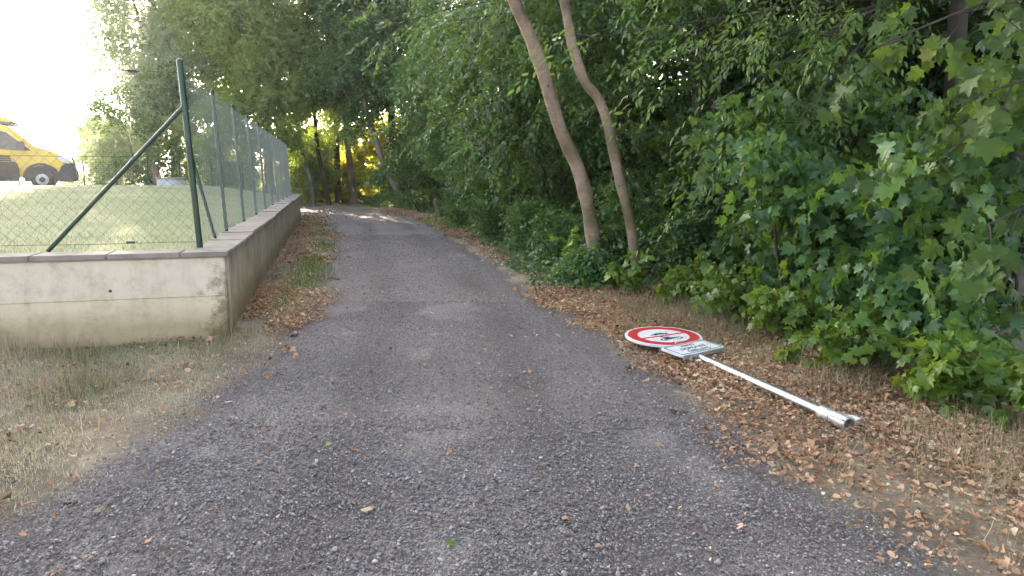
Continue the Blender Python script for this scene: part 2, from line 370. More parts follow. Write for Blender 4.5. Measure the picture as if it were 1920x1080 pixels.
# gravel track: fine grid, ragged edge
xs = np.arange(-16, 4, .12); ys = np.arange(-4, 40, .12)
X, Y = np.meshgrid(xs, ys); S = poly_sd(X, Y, ROAD)+.22*(noise2(X, Y, 2.3)-.5)+.12*(noise2(X, Y, 7)-.5)
Z = .012+.02*(noise2(X, Y, .8)-.5)+.012*(noise2(X, Y, 4)-.5)-.03*np.clip((S+.25)/.25, 0, 1)
nx, ny = len(xs), len(ys); idx = np.arange(nx*ny).reshape(ny, nx)
q = np.stack([idx[:-1, :-1], idx[:-1, 1:], idx[1:, 1:], idx[1:, :-1]], -1).reshape(-1, 4)
keep = (S.ravel()[q] < .05).all(1)
_rc = lambda yy: np.interp(yy, [0, 3, 5, 8.75, 13.4, 22, 27, 40], [-.1, -.25, -.45, -.95, -2.0, -3.9, -5.4, -9])     # centre line
_t = np.abs(np.abs(X-_rc(Y)+.25*(noise2(X, Y, .5)-.5))-.62)
WT = np.clip(np.exp(-(_t/.26)**2)*(.35+.9*noise2(X+5, Y, .7))+.5*(noise2(X, Y+9, 1.3)-.5), 0, 1)
tag(link_mesh('road', np_mesh('road', np.stack([X, Y, Z-.008*WT], -1).reshape(-1, 3), q[keep], WT.ravel(), smooth=True), M_ROAD), kind='structure')

# raised lawn
xs = np.concatenate([np.arange(-60, -12, 1.2), np.arange(-12, -2, .3)]); ys = np.arange(-4, 37, .4)
X, Y = np.meshgrid(xs, ys); SL = poly_sd(X, Y, LAWN); Z = lawn_z(X, Y)
Z = np.where(SL > -.12, .3, Z)
nx, ny = len(xs), len(ys); idx = np.arange(nx*ny).reshape(ny, nx)
q = np.stack([idx[:-1, :-1], idx[:-1, 1:], idx[1:, 1:], idx[1:, :-1]], -1).reshape(-1, 4)
fi = ((X-WC.x)*WD.x+(Y-WC.y)*WD.y); ri = ((X-WC.x)*WL.x+(Y-WC.y)*WL.y)
ok = ((fi > .12) & (ri > .12)).ravel()[q].all(1) & (SL.ravel()[q] < 1).all(1)
tag(link_mesh('lawn', np_mesh('lawn', np.stack([X, Y, Z], -1).reshape(-1, 3), q[ok], smooth=True), M_LAWN), kind='structure')

# ------------------------------------------------------------------ retaining wall
wall = empty('retaining_wall', tuple(WC), 0); tag(wall, 'low cream concrete retaining wall with flat coping around the raised lawn corner', 'wall')
def wl(a, b, z): return WL*a+WD*b+Vector((0, 0, z))     # a along the front (leftwards), b along the track, relative to corner
TH = .28
def wall_strip(name, mt, a0, b0, a1, b1, z0, z1, bev=.006):
    mb = MB(); vs = [wl(a, b, z) for z in (z0, z1) for a, b in ((a0, b0), (a1, b0), (a1, b1), (a0, b1))]
    mb.add(vs, [(0,3,2,1),(4,5,6,7),(0,1,5,4),(1,2,6,5),(2,3,7,6),(3,0,4,7)])
    return mb.build(name, mt, wall, bevel=bev)
# front run: two lifts of concrete with a formwork joint, side run in bays
def grid_face_block(name, mt, a0, b0, a1, b1, axis):
    return wall_strip(name, mt, a0, b0, a1, b1, -.15, WH, .012)
grid_face_block('front_wall', M_CONC, 0, 0, FLEN, TH, 0)
wall_strip('formwork_joint', M_CONC2, .012, -.004, FLEN, .002, .395, .401, 0)
b_ = TH+.002
for k, L in enumerate((3.2, 5, 5, 5.02)):
    wall_strip('side_wall', M_CONC2, .0 if k else -.0, b_, TH, b_+L-.012, -.15, WH, .008); b_ += L
# tie hole
mb = MB(); c = wl(1.0, -.006, .48); mb.tube([c, c+WD*.02], .014, 10); mb.build('tie_hole', M_BLACK, wall)
# coping slabs
rr = random.Random(5); a = -.04
while a < FLEN:
    L = .62 if a > 0 else .42
    wall_strip('coping_slab', M_CAP, a+.003, -.04, a+L-.003, TH+.03, WH+.001, CZ+rr.uniform(-.004, .004), .008); a += L
bq = TH+.034
while bq < WLEN+.4:
    o_ = rr.uniform(-.008, .008)
    wall_strip('coping_slab', M_CAP, -.045+o_, bq+.003, TH+.035+o_, bq+.99-.003, WH+.001, CZ+rr.uniform(-.006, .012), .008); bq += .99

# ------------------------------------------------------------------ chain link fence
fence = empty('chain_link_fence', tuple(WC+wl(.2, .3, CZ)), 0)
tag(fence, 'green chain link fence standing on the concrete wall with braced corner post', 'fence')
FO = Vector(P(375, 461, 7.12)); FO.z = CZ-.01; FO = FO-Vector(fence.location)
LEAN = Vector((-.035, -.01, 1)); FH = 1.78
def fpost(p, r, h, cap=True):
    mb = MB(); t = p+LEAN*h
    mb.tube([p, p+LEAN*h*.5, t, t+Vector((0, 0, .012)), t+Vector((0, 0, .022))], [r, r, r, r*.8, r*.3], 12)
    return mb.build('post', M_GREEN, fence, smooth=True)
fpost(FO, .030, FH+.03)
NP = 10; SP = 1.94
for k in range(1, NP): fpost(FO+WD*SP*k+Vector((0,0,.01)), .021, FH-.06)
for k in range(1, 4): fpost(FO+WL*2.6*k, .021, FH-.06)
def brace(a, b, r):
    mb = MB(); mb.tube([a, b], r, 10); mb.build('brace', M_GREEN, fence, smooth=True)
brace(FO+LEAN*1.37+WL*.02, FO+WL*1.36+Vector((0, 0, .0)), .021)
brace(FO+LEAN*.98+WD*.03, FO+WD*1.02, .017)
mb = MB(); p_ = FO+LEAN*1.37; mb.tube([p_-Vector((0,0,.02)), p_+Vector((0,0,.02))], .036, 12); mb.build('clamp', M_GREEN, fence)
# woven wire: every second diamond row shifts; each wire is a zigzag strand
def zigzag(o, d, length, name, m_, pitch=.052, r=.0016, h0=.05, h1=FH-.10):
    n = int(length/pitch); rows = int((h1-h0)/pitch)
    zz = h0+np.arange(rows+1)*pitch
    side = Vector((d.y, -d.x, 0))
    V = []; Fq = []
    k = np.arange(rows+1)
    base = 0
    allv = []; allf = []
    for i in range(n):
        sgn = 1 if i % 2 == 0 else -1
        # strand i zigzags between column i and i+1
        s = (i+((k+i) % 2))*pitch
        off = np.where((k+i) % 2 == 0, .0016, -.0016)
        cx = o.x+d.x*s+side.x*off+LEAN.x*zz; cy = o.y+d.y*s+side.y*off+LEAN.y*zz; cz = o.z+zz
        c = np.stack([cx, cy, cz], 1)
        ring = np.array([[d.x*r*1.2, d.y*r*1.2, 0], [side.x*r-d.x*r*.6, side.y*r-d.y*r*.6, 0], [-side.x*r-d.x*r*.6, -side.y*r-d.y*r*.6, 0]])
        v = (c[:, None, :]+ring[None]).reshape(-1, 3)
        j = np.arange(rows)[:, None]*3; a = j+np.arange(3)[None]; b2 = j+(np.arange(3)[None]+1) % 3
        f = np.stack([a, b2, b2+3, a+3], -1).reshape(-1, 4)+base
        allv.append(v); allf.append(f); base += len(v)
    return link_mesh(name, np_mesh(name, np.concatenate(allv), np.concatenate(allf)), m_, fence)
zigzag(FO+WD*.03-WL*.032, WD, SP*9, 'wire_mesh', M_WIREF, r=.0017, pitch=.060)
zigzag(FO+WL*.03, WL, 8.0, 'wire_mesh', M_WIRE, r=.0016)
for d, L in ((WD, SP*9), (WL, 8.0)):
    for h in (.06, .9, FH-.08):
        mb = MB(); pts = [FO+d*(L*i/24)+LEAN*h+Vector((0, 0, .004*math.sin(i*1.7))) for i in range(25)]
        mb.tube(pts, .0022, 4); mb.build('tension_wire', M_WIRE, fence)
mb = MB(); mb.box((-.045, -.012, -.012), (.03, .012, .012)); mb.tube([(.03,0,0),(.05,0,0),(.05,.0,.012)], .004, 6)
t_ = mb.build('wire_tensioner', M_PLAST, fence); t_.location = FO+WL*.42+LEAN*(FH-.08); t_.rotation_euler = (0, 0, math.atan2(WL.y, WL.x)+math.pi)
t2 = t_.copy(); col.objects.link(t2); t2.location = FO+WL*.62+LEAN*.07

# ------------------------------------------------------------------ fallen sign
SC = Vector((1.37, 6.27, .10))
sign = empty('road_sign', (1.75, 4.9, 0)); tag(sign, 'fallen round red ringed sign with text plate on a silver pole in brown leaves', 'road sign')
def SL_(v): return Vector(v)-Vector(sign.location)
DISC_R = .345
xd = Vector((math.cos(math.radians(27)), math.sin(math.radians(27)), .012)).normalized()
nz_ = Vector((.0, -.03, 1)).normalized(); yd = nz_.cross(xd).normalized(); nz_ = xd.cross(yd)
MD = Matrix.Translation(SL_(SC)) @ Matrix((xd, yd, nz_)).transposed().to_4x4()
circ = lambda r, n=64, cx=0, cy=0: [(cx+r*math.cos(2*math.pi*i/n), cy+r*math.sin(2*math.pi*i/n)) for i in range(n)]
mb = MB(); mb.prism(circ(DISC_R), -.02, 0, MD)
disc = mb.build('sign_disc', M_WHITE, sign, bevel=.003)
def ring_mesh(name, ro, ri, z0, z1, M_, mt, par):
    n = 64; vs = []
    for r_, z_ in ((ro, z0), (ro, z1), (ri, z1), (ri, z0)):
        vs += [M_ @ Vector((r_*math.cos(2*math.pi*i/n), r_*math.sin(2*math.pi*i/n), z_)) for i in range(n)]
    fs = [(a*n+i, a*n+(i+1) % n, ((a+1) % 4)*n+(i+1) % n, ((a+1) % 4)*n+i) for a in range(4) for i in range(n)]
    mb = MB(); mb.add(vs, fs); return mb.build(name, mt, par)
ring_mesh('red_ring', .318, .232, 0, .0015, MD, M_RED, disc)
mb = MB(); mb.box((-.236, -.016, .0002), (.236, .016, .0012), MD); mb.build('red_bar', M_RED, disc)
# car pictogram (front view outline) above the bar, motorcycle below
mb = MB()
mb.prism([(-.115,.055),(-.118,.075),(-.10,.083),(-.07,.086),(-.045,.117),(.04,.117),(.07,.088),(.105,.082),(.115,.07),(.112,.055),(.09,.055),(.085,.068),(.06,.068),(.055,.055),(-.05,.055),(-.055,.068),(-.08,.068),(-.085,.055)], .0002, .001, MD)
mb.prism(circ(.014, 16, -.068, .054), .0012, .0018, MD); mb.prism(circ(.014, 16, .072, .054), .0012, .0018, MD)
mb.v = [tuple(MD @ (Matrix.Diagonal((.85, .8, 1, 1)) @ (MD.inverted() @ Vector(v)))) for v in mb.v]; mb.build('car_pictogram', M_BLACK, disc)
mb = MB()
mb.prism([(-.032,.090),(-.04,.107),(-.002,.107),(-.002,.090)], .0011, .0016, MD); mb.prism([(.006,.090),(.006,.107),(.034,.107),(.052,.090)], .0011, .0016, MD)
mb.build('pictogram_window', M_WHITE, disc)
mb = MB()
for cx in (-.085, .085):
    n = 24
    for i in range(n):
        a0, a1 = 2*math.pi*i/n, 2*math.pi*(i+1)/n
        mb.prism([(cx+.034*math.cos(a0), -.118+.034*math.sin(a0)), (cx+.034*math.cos(a1), -.118+.034*math.sin(a1)), (cx+.02*math.cos(a1), -.118+.02*math.sin(a1)), (cx+.02*math.cos(a0), -.118+.02*math.sin(a0))], .0002, .001, MD)
mb.prism([(-.085,-.122),(-.06,-.085),(-.02,-.078),(.0,-.092),(.05,-.085),(.075,-.095),(.04,-.118),(-.03,-.132)], .0012, .0018, MD)
mb.prism([(-.02,-.08),(-.055,-.055),(-.035,-.04),(.0,-.05),(.03,-.082)], .002, .0026, MD)
mb.prism(circ(.014, 14, -.045, -.032), .0028, .0032, MD)
mb.build('motorcycle_pictogram', M_BLACK, disc)
# text plate
PC = Vector((1.515, 5.785, .112)); xp = Vector((math.cos(math.radians(33)), math.sin(math.radians(33)), .015)).normalized()
nz2 = Vector((.02, -.045, 1)).normalized(); yp = nz2.cross(xp).normalized(); nz2 = xp.cross(yp)
MP = Matrix.Translation(SL_(PC)) @ Matrix((xp, yp, nz2)).transposed().to_4x4()
def rrect(w, h, r, n=6):
    pts = []
    for cx, cy, a0 in ((w-r, h-r, 0), (-w+r, h-r, 90), (-w+r, -h+r, 180), (w-r, -h+r, 270)):
        pts += [(cx+r*math.cos(math.radians(a0+90*i/n)), cy+r*math.sin(math.radians(a0+90*i/n))) for i in range(n+1)]
    return pts
mb = MB(); mb.prism(rrect(.255, .128, .028), -.02, 0, MP); plate = mb.build('text_plate', M_WHITE, sign, bevel=.002)
A, B = rrect(.238, .112, .02), rrect(.229, .103, .016); n = len(A)
mb = MB(); vs = [MP @ Vector((x, y, .002)) for x, y in A+B]; mb.add(vs, [(i, (i+1) % n, n+(i+1) % n, n+i) for i in range(n)]); mb.build('plate_border', M_BLACK, plate)
mb = MB(); mb.box((-.25, -.134, -.034), (.25, -.129, -.002), MP); mb.box((-.25, .129, -.034), (.25, .134, -.002), MP); mb.build('plate_flange', M_ALUD, plate)
for txt, yy in (('MIMO', .043), ('DOPRAVNÍ', -.022), ('OBSLUHY', -.086)):
    cu = bpy.data.curves.new('t', 'FONT'); cu.body = txt; cu.align_x = 'CENTER'; cu.size = .058; cu.extrude = .0004; cu.offset = 0
    to = bpy.data.objects.new('t', cu); col.objects.link(to); bpy.context.view_layer.update()
    me = bpy.data.meshes.new_from_object(to.evaluated_get(bpy.context.evaluated_depsgraph_get()))
    bpy.data.objects.remove(to)
    me.transform(MP @ Matrix.Translation((0, yy, .002))); me.materials.clear()
    link_mesh('lettering', me, M_BLACK, plate)
# pole
pa = Vector((1.40, 6.12, .055)); pb = Vector((2.005, 4.03, .075))
mb = MB(); pd = (pb-pa).normalized()
px_ = pd.cross(Vector((0,0,1))).normalized(); pz_ = px_.cross(pd)
mb.tube([SL_(pa+pd*t) for t in (0, .5, 1, 1.5, (pb-pa).length-.16)], .037, 20); mb.build('pole', M_ALU, sign, smooth=True)
# foot: outer sleeve, hollow end, fins
L = (pb-pa).length
def tube_shell(name, a, b, ro, ri, mt):
    n = 24; vs = []
    for p, r in ((a, ro), (b, ro), (b, ri), (a, ri)):
        vs += [SL_(p+px_*r*math.cos(2*math.pi*i/n)+pz_*r*math.sin(2*math.pi*i/n)) for i in range(n)]
    mb = MB(); mb.add(vs, [(k*n+i, k*n+(i+1) % n, ((k+1) % 4)*n+(i+1) % n, ((k+1) % 4)*n+i) for k in range(4) for i in range(n)])
    return mb.build(name, mt, sign, smooth=True)
foot = tube_shell('pole_foot', pa+pd*(L-.24), pb, .046, .036, M_ALUD)
for an in (35, 155, 245):
    u_ = px_*math.cos(math.radians(an))+pz_*math.sin(math.radians(an)); w_ = pd.cross(u_)*.004
    q0 = pa+pd*(L-.15)+u_*.040; q1 = pb-pd*.0+u_*.040; q2 = pb+pd*.01+u_*.080; q3 = pb-pd*.05+u_*.078
    mb = MB(); vs = [SL_(v+s) for s in (-w_, w_) for v in (q0, q1, q2, q3)]
    mb.add(vs, [(0,1,2,3),(7,6,5,4),(0,4,5,1),(1,5,6,2),(2,6,7,3),(3,7,4,0)]); mb.build('fin', M_ALUD, foot)
for tt in (.10, .32):
    mb = MB(); mb.tube([SL_(pa+pd*tt), SL_(pa+pd*(tt+.03))], .042, 16); mb.build('clamp', M_ALUD, sign)

# ------------------------------------------------------------------ vans
def make_van(name):
    r = empty(name)
    W = 1.0
    MX = Matrix(((1, 0, 0, 0), (0, 0, -1, 0), (0, 1, 0, 0), (0, 0, 0, 1)))      # profile (x,z) extruded along y
    prof = [(-.05,.42),(-.0,.60),(-.03,.88),(-.16,1.14),(-.34,1.27),(-.62,1.40),(-.92,1.50),(-1.22,1.60),(-1.6,1.98),(-1.9,2.26),(-2.1,2.34),(-2.45,2.38),(-3.25,2.38),(-3.25,.45),(-1.57,.45),(-1.53,.62),(-1.37,.80),(-1.15,.87),(-.93,.87),(-.71,.80),(-.60,.62),(-.58,.42)]
    mb = MB(); mb.prism(prof, -W, W, MX); body = mb.build('cab_body', M_VAN, r, bevel=.05)
    for s in (-1, 1):
        y0, y1 = s*(W+.004), s*(W+.012)
        mb = MB(); mb.prism([(-2.95,2.12),(-2.34,2.16),(-2.0,2.06),(-1.30,1.42),(-1.95,1.44),(-2.82,1.52)], -y0, -y1, MX); sw = mb.build('side_window', M_GLASSD, r)
        mb = MB(); mb.prism([(-2.06,2.08),(-2.02,2.07),(-1.96,1.44),(-2.0,1.44)], -s*(W+.013), -s*(W+.016), MX); mb.build('window_pillar', M_PLAST, sw)
        # dark lower cladding with wheel arch
        arch = [(-1.05+.47*math.cos(math.radians(a)), .42+.47*math.sin(math.radians(a))) for a in range(0, 181, 20)]
        arch2 = [(-1.05+.60*math.cos(math.radians(a)), .42+.56*math.sin(math.radians(a))) for a in range(180, -1, -20)]
        mb = MB(); mb.prism(arch+arch2, -s*(W+.002), -s*(W+.03), MX); mb.build('wheel_arch', M_PLAST, r)
        mb = MB(); mb.prism([(-3.25,.78),(-1.8,.78),(-1.82,.60),(-3.25,.60)], -s*(W+.002), -s*(W+.022), MX); mb.build('side_cladding', M_PLAST, r)
        mb = MB(); mb.prism([(-.08,1.02),(-.2,1.17),(-.52,1.27),(-.48,1.1),(-.3,1.0)], -s*(W-.06), -s*(W+.014), MX); mb.build('headlight', M_LAMP, r)
        mb = MB(); mb.box((-1.66, s*(W+.05) if s > 0 else -W-.24, 1.42), (-1.48, s*(W+.05)+.19 if s > 0 else -W-.05, 1.74)); mb.box((-1.61, min(s*(W-.02), s*(W+.06)), 1.48), (-1.54, max(s*(W-.02), s*(W+.06)), 1.54)); mb.build('mirror', M_PLAST, r, bevel=.02)
        mb = MB(); mb.box((-3.02, s*(W+.004) if s > 0 else -W-.02, 1.30), (-2.86, s*(W+.02) if s > 0 else -W-.004, 1.34)); mb.build('door_handle', M_PLAST, r)
    mb = MB(); mb.prism([(-.56,.30),(-.02,.28),(.05,.40),(.05,.70),(-.02,.98),(-.30,1.02),(-.45,.86),(-.58,.60)], -W-.02, W+.02, MX); mb.build('bumper', M_PLAST, r, bevel=.04)
    mb = MB(); mb.prism([(-.02,.92),(-.10,1.20),(-.05,1.2),(.03,.92)], -.62, .62, MX); g = mb.build('grille', M_PLAST, r, bevel=.01)
    mb = MB()
    for k in range(3): mb.box((-.07-.02*k+.04, -.55, .97+k*.075), (-.04-.02*k+.06, .55, .99+k*.075))
    mb.build('grille_bar', M_LAMP, g)
    mb = MB(); n_ = Vector((.7, 0, .72)).normalized(); mb.prism([(-1.27,1.63),(-1.87,2.22),(-1.85,2.24),(-1.24,1.65)], -W+.1, W-.1, MX); mb.build('windscreen', M_GLASSD, r)
    for x_ in (-1.05, -5.3):
        for s in (-1, 1):
            w = MB(); prof_w = [(.2, .0), (.22, .30), (.25, .35), (.20, .37), (.12, .37), (.10, .35)]
            w.tube([(x_, s*.76, .37), (x_, s*.78, .37), (x_, s*.98, .37), (x_, s*1.0, .37)], [.34, .37, .37, .33], 28)
            tyre = w.build('wheel', M_TYRE, r, smooth=True)
            w = MB(); w.tube([(x_, s*1.0, .37), (x_, s*1.012, .37)], [.21, .19], 24); rim = w.build('rim', M_ALUD, tyre, smooth=True)
            w = MB(); w.tube([(x_, s*1.013, .37), (x_, s*1.03, .37)], [.10, .08], 16); w.build('hub', M_PLAST, rim, smooth=True)
    mb = MB(); mb.box((-7.1, -1.08, .95), (-3.32, 1.08, 3.15)); mb.build('box_body', M_VAN, r, bevel=.05)
    mb = MB(); mb.prism([(-3.3,2.50),(-1.75,2.44),(-1.8,2.52),(-2.5,2.78),(-3.3,3.05)], -.95, .95, MX); mb.build('roof_deflector', M_VAN, r, bevel=.03)
    mb = MB(); mb.prism([(-3.25,2.385),(-2.3,2.385),(-1.85,2.34),(-1.75,2.435),(-3.25,2.49)], -.9, .9, MX); mb.build('deflector_underside', M_PLAST, r)  # dark filler block between cab roof and deflector
    mb = MB(); mb.box((-7.1, -.5, .45), (-3.26, .5, .9)); mb.box((-7.0, -.99, .5), (-6.0, -.94, .9)); mb.box((-4.9, -.99, .42), (-3.3, -.94, .62)); mb.box((-1.62, -.74, .3), (-.55, .74, .92)); mb.build('chassis', M_PLAST, r)
    return r
def copy_tree(o, parent=None):
    c = o.copy(); col.objects.link(c); c.parent = parent
    for ch in list(o.children): copy_tree(ch, c)
    return c
van = make_van('van'); van.location = (P(143, 330, 28)[0], 28, .95); van.rotation_euler = (0, 0, math.radians(29))
tag(van, 'yellow van with dark lower cladding parked side on behind the lawn', 'van', 'yellow vans behind the lawn')
van2 = copy_tree(van); van2.location = (P(18, 330, 25.5)[0], 25.2, .98); van2.rotation_euler = (0, 0, math.radians(8))
tag(van2, 'yellow van cut off by the left photo edge, only its grille and bonnet showing', 'van', 'yellow vans behind the lawn')

# well ring on the lawn
wx, wy, _ = P(322, 345, 25); wz = float(lawn_z(wx, wy))
well = empty('well_ring', (wx, wy, wz-.05)); tag(well, 'pale concrete well ring with a dark lid on the far lawn', 'well')
mb = MB(); mb.tube([(0, 0, 0), (0, 0, .30)], .47, 32); mb.build('concrete_ring', M_RINGC, well, smooth=True)
mb = MB(); mb.tube([(0, 0, .301), (0, 0, .325), (0, 0, .35)], [.51, .51, .47], 32); lid = mb.build('lid', M_ALUD, well, smooth=True); lid.data.materials[0] = M_CAP
# far fence behind the lawn
ff = empty('wire_fence', (-14, 30, 1.0)); tag(ff, 'low dark green wire fence far behind the lawn below the trees', 'fence')
for k in range(9):
    mb = MB(); mb.tube([(-8+k*1.3, .2*k*.6, -.3), (-8+k*1.3, .2*k*.6, 1.05)], .03, 8); mb.build('post', M_GREEN, ff)
mb = MB()
for k in range(12): mb.tube([(-8, 0, .06+k*.085), (2.4, .96, .06+k*.085)], .006, 4)
for k in range(100): mb.tube([(-8+k*.105, .96*k/99, .02), (-8+k*.105, .96*k/99, 1.02)], .006, 4)
mb.build('wire_mesh', M_GREEN, ff)

# ------------------------------------------------------------------ foliage engine
LEAF_S = (np.array([(0,0,0),(.24,.22,.05),(.30,.55,.04),(0,1,-.10),(-.30,.55,.04),(-.24,.22,.05)], float), [np.array([(0,1,2,3),(0,3,4,5)])])
LEAF_W = [(LEAF_S[0]*np.array([a, 1, b]), LEAF_S[1]) for a, b in ((1.1, 1.5), (.9, -1.5), (1.25, 3), (.75, .6))]
LEAF_N = (np.array([(0,0,0),(.14,.25,.03),(.15,.6,.02),(0,1,-.10),(-.15,.6,.02),(-.14,.25,.03)], float), [np.array([(0,1,2,3),(0,3,4,5)])])
def maple(wx=1.0, fold=.26, curl=.10, skew=0.0):
    o = [(0,0),(.14,-.06),(.40,-.10),(.38,.06),(.52,.12),(.70,.30),(.53,.36),(.42,.46),(.47,.60),(.47,.82),(.30,.74),(.20,.76),(.14,.90),(0,1.08)]
    pts = o+[(-x, y) for x, y in o[-2:0:-1]]
    v = np.array([(0, .32, .02)]+[(x*wx+skew*y*y, y, fold*abs(x)*(1 if fold < 0 else 1)*(.6+.4*math.sin(9*x+5*y))-curl*max(0, y-.35)*(1+y)) for x, y in pts], float)
    v[:, :2] *= .95; n = len(pts)
    return v, [np.array([(0, 1+i, 1+(i+1) % n) for i in range(n)])]
LEAF_M = [maple(1, .22, .12), maple(.85, -.35, .25, .12), maple(.95, .45, .05, -.1), maple(.7, -.2, .45, .05), maple(1.05, .08, .3, -.05)]
LEAF_ML = (np.array([(0,0,0),(.4,-.05,-.02),(.38,.12,0),(.66,.32,-.06),(.44,.46,0),(.44,.80,-.06),(.2,.74,0),(0,1.05,-.08),(-.2,.74,0),(-.44,.80,-.06),(-.44,.46,0),(-.66,.32,-.06),(-.38,.12,0),(-.4,-.05,-.02)], float),
           [np.array([(0,1,2,3,4,5,6,7),(0,7,8,9,10,11,12,13)])])

def inst(tmpl, pos, dirs, ups, size, rnd):
    """copies of a leaf template: returns verts, faces, rnd"""
    n = len(pos)
    if isinstance(tmpl, list):
        which = np.arange(n) % len(tmpl); Vs = []; Fs = []; Rs = []; off = 0; size = np.asarray(size)*np.ones(n); rnd = np.asarray(rnd)
        for q, t in enumerate(tmpl):
            m_ = which == q; V, F, R = inst(t, pos[m_], dirs[m_], ups[m_], size[m_], rnd[m_])
            Vs.append(V); Fs += [f+off for f in F]; Rs.append(R); off += len(V)
        return np.concatenate(Vs), Fs, np.concatenate(Rs)
    v, fs = tmpl
    y = dirs/np.linalg.norm(dirs, axis=1, keepdims=True)
    x = np.cross(y, ups); x /= np.linalg.norm(x, axis=1, keepdims=True)+1e-9
    z = np.cross(x, y)
    s = np.asarray(size).reshape(-1, 1, 1)
    V = (v[None, :, 0:1]*x[:, None]+v[None, :, 1:2]*y[:, None]+v[None, :, 2:3]*z[:, None])*s+pos[:, None]
    k = len(v); off = (np.arange(n)*k)[:, None, None]
    F = [(f[None]+off).reshape(-1, f.shape[1]) for f in fs]
    return V.reshape(-1, 3), F, np.repeat(rnd, k)

def sprays(pos, d, up, n_leaf, length, size, tmpl, droop=.25, jit=.45, r=rng, hang=.35):
    """leafy twigs starting at pos, pointing along d"""
    n = len(pos)
    d = d/np.linalg.norm(d, axis=1, keepdims=True)
    x = np.cross(d, up); x /= np.linalg.norm(x, axis=1, keepdims=True)+1e-9
    up = np.cross(x, d)
    ti = (np.arange(n_leaf)+.5)/n_leaf
    t = np.tile(ti, (n, 1))+r.normal(0, .03, (n, n_leaf))
    side = np.where(np.arange(n_leaf) % 2 == 0, 1.0, -1.0)[None, :, None]
    L = (length*r.uniform(.7, 1.3, (n, 1)))
    c = pos[:, None]+d[:, None]*(t*L)[..., None]-np.array([0, 0, 1.])*(droop*(t**2)*L)[..., None]
    fan = (1.1-.8*t)[..., None]
    ld = d[:, None]*(1-.4*fan)+x[:, None]*side*fan+r.normal(0, jit*.6, (n, n_leaf, 3)); ld[..., 2] -= hang
    lu = up[:, None]+r.normal(0, jit, (n, n_leaf, 3))+0*ld
    base = r.random((n, 1))*.45
    rn = np.clip(base+r.random((n, n_leaf))*.55, 0, 1)
    c = c+x[:, None]*side*size*.15
    sz = size*r.uniform(.65, 1.2, (n, n_leaf))
    return inst(tmpl, c.reshape(-1, 3), ld.reshape(-1, 3), lu.reshape(-1, 3), sz.ravel(), rn.ravel())

def crown_pts(blobs, n, r=rng, shell=.55, face=None):
    """random points inside blobs (ellipsoids: cx cy cz rx ry rz), and outward directions"""
    B = np.array(blobs, float); w = (B[:, 3]*B[:, 4]*B[:, 5])**(2/3); i = r.choice(len(B), n, p=w/w.sum())
    g = r.normal(size=(n, 3)); g /= np.linalg.norm(g, axis=1, keepdims=True)
    rad = shell+(1-shell)*r.random(n)**.6
    rad *= .8+.4*noise2(g[:, 0]*2+i*7.3, g[:, 2]*2+g[:, 1]*2, 1.6)
    p = B[i, :3]+g*B[i, 3:]*rad[:, None]
    return p, g

def foliage(name, mt, parent, blobs, n, n_leaf=12, length=.45, size=.085, tmpl=LEAF_W, droop=.25, shell=.5, seed=0, zmin=.03, upw=.7, hang=.35, gaps=.44, gfreq=2.2):
    r = np.random.default_rng(seed)
    p, g = crown_pts(blobs, n, r, shell)
    p = p[p[:, 2] > zmin] if zmin is not None else p; g = g[:len(p)] if len(g) != len(p) else g
    if gaps:
        cl = noise2(p[:, 0]*1.0+p[:, 1]*.6+seed, p[:, 2]*1.3+p[:, 1]*.35, gfreq); kp = cl > gaps; p = p[kp]; g = g[kp]
    d = g*np.array([1, 1, .5])+r.normal(0, .35, p.shape); d[:, 2] -= .12
    up = np.array([0, 0, upw])+g*.6+r.normal(0, .3, p.shape)
    V, F, R = sprays(p-d*length*.4, d, up, n_leaf, length, size, tmpl, droop, r=r, hang=hang)
    return link_mesh(name, np_mesh(name, V, F, R), mt, parent)

def blob_tree(cx, cy, cz, rx, ry, rz, n, seed, sub=.42):
    """a crown as n overlapping sub blobs in an ellipsoid"""
    r = random.Random(seed); out = []
    for k in range(n):
        while True:
            x, y, z = (r.uniform(-1, 1) for _ in range(3))
            if x*x+y*y+z*z < 1: break
        s = r.uniform(.75, 1.25)*sub
        out.append((cx+x*rx*.75, cy+y*ry*.75, cz+z*rz*.8, rx*s, ry*s, rz*s*.75))
    return out

def curve_pts(a, b, bend, n=7, seed=0):
    r = random.Random(seed); a, b = Vector(a), Vector(b); o = Vector((r.uniform(-1, 1), r.uniform(-1, 1), r.uniform(-.3, .6)))*bend
    o2 = Vector((r.uniform(-1, 1), r.uniform(-1, 1), 0))*bend*.4
    return [a.lerp(b, t)+o*math.sin(math.pi*t)+o2*math.sin(2.5*math.pi*t) for t in [i/(n-1) for i in range(n)]]

def limbs(root, trunk_pts, blobs, r0, mt, seed, n=10, name='limb', start=.35):
    """one mesh of boughs from the trunk to the clumps"""
    r = random.Random(seed); mb = MB(); T = [Vector(p) for p in trunk_pts]
    bl = r.sample(blobs, min(n, len(blobs)))
    for k, b in enumerate(bl):
        t = start+(1-start)*r.random(); i = min(int(t*(len(T)-1)), len(T)-2); f = t*(len(T)-1)-i
        a = T[i].lerp(T[i+1], f); c = Vector(b[:3])
        pts = curve_pts(a, c, (c-a).length*.12, 6, seed*31+k)
        rb = r0*(1-.6*t)*.55
        mb.tube(pts, [rb*(1-.8*j/5) for j in range(6)], 6, seed=k)
        for q in range(2):
            e = c+Vector((r.uniform(-1, 1)*b[3], r.uniform(-1, 1)*b[4], r.uniform(-.6, .8)*b[5]))
            p2 = curve_pts(pts[3+q], e, .1, 4, seed*17+k*3+q); mb.tube(p2, [rb*.35, rb*.25, rb*.16, rb*.06], 4, seed=k)
    return mb.build(name, mt, root, smooth=True)

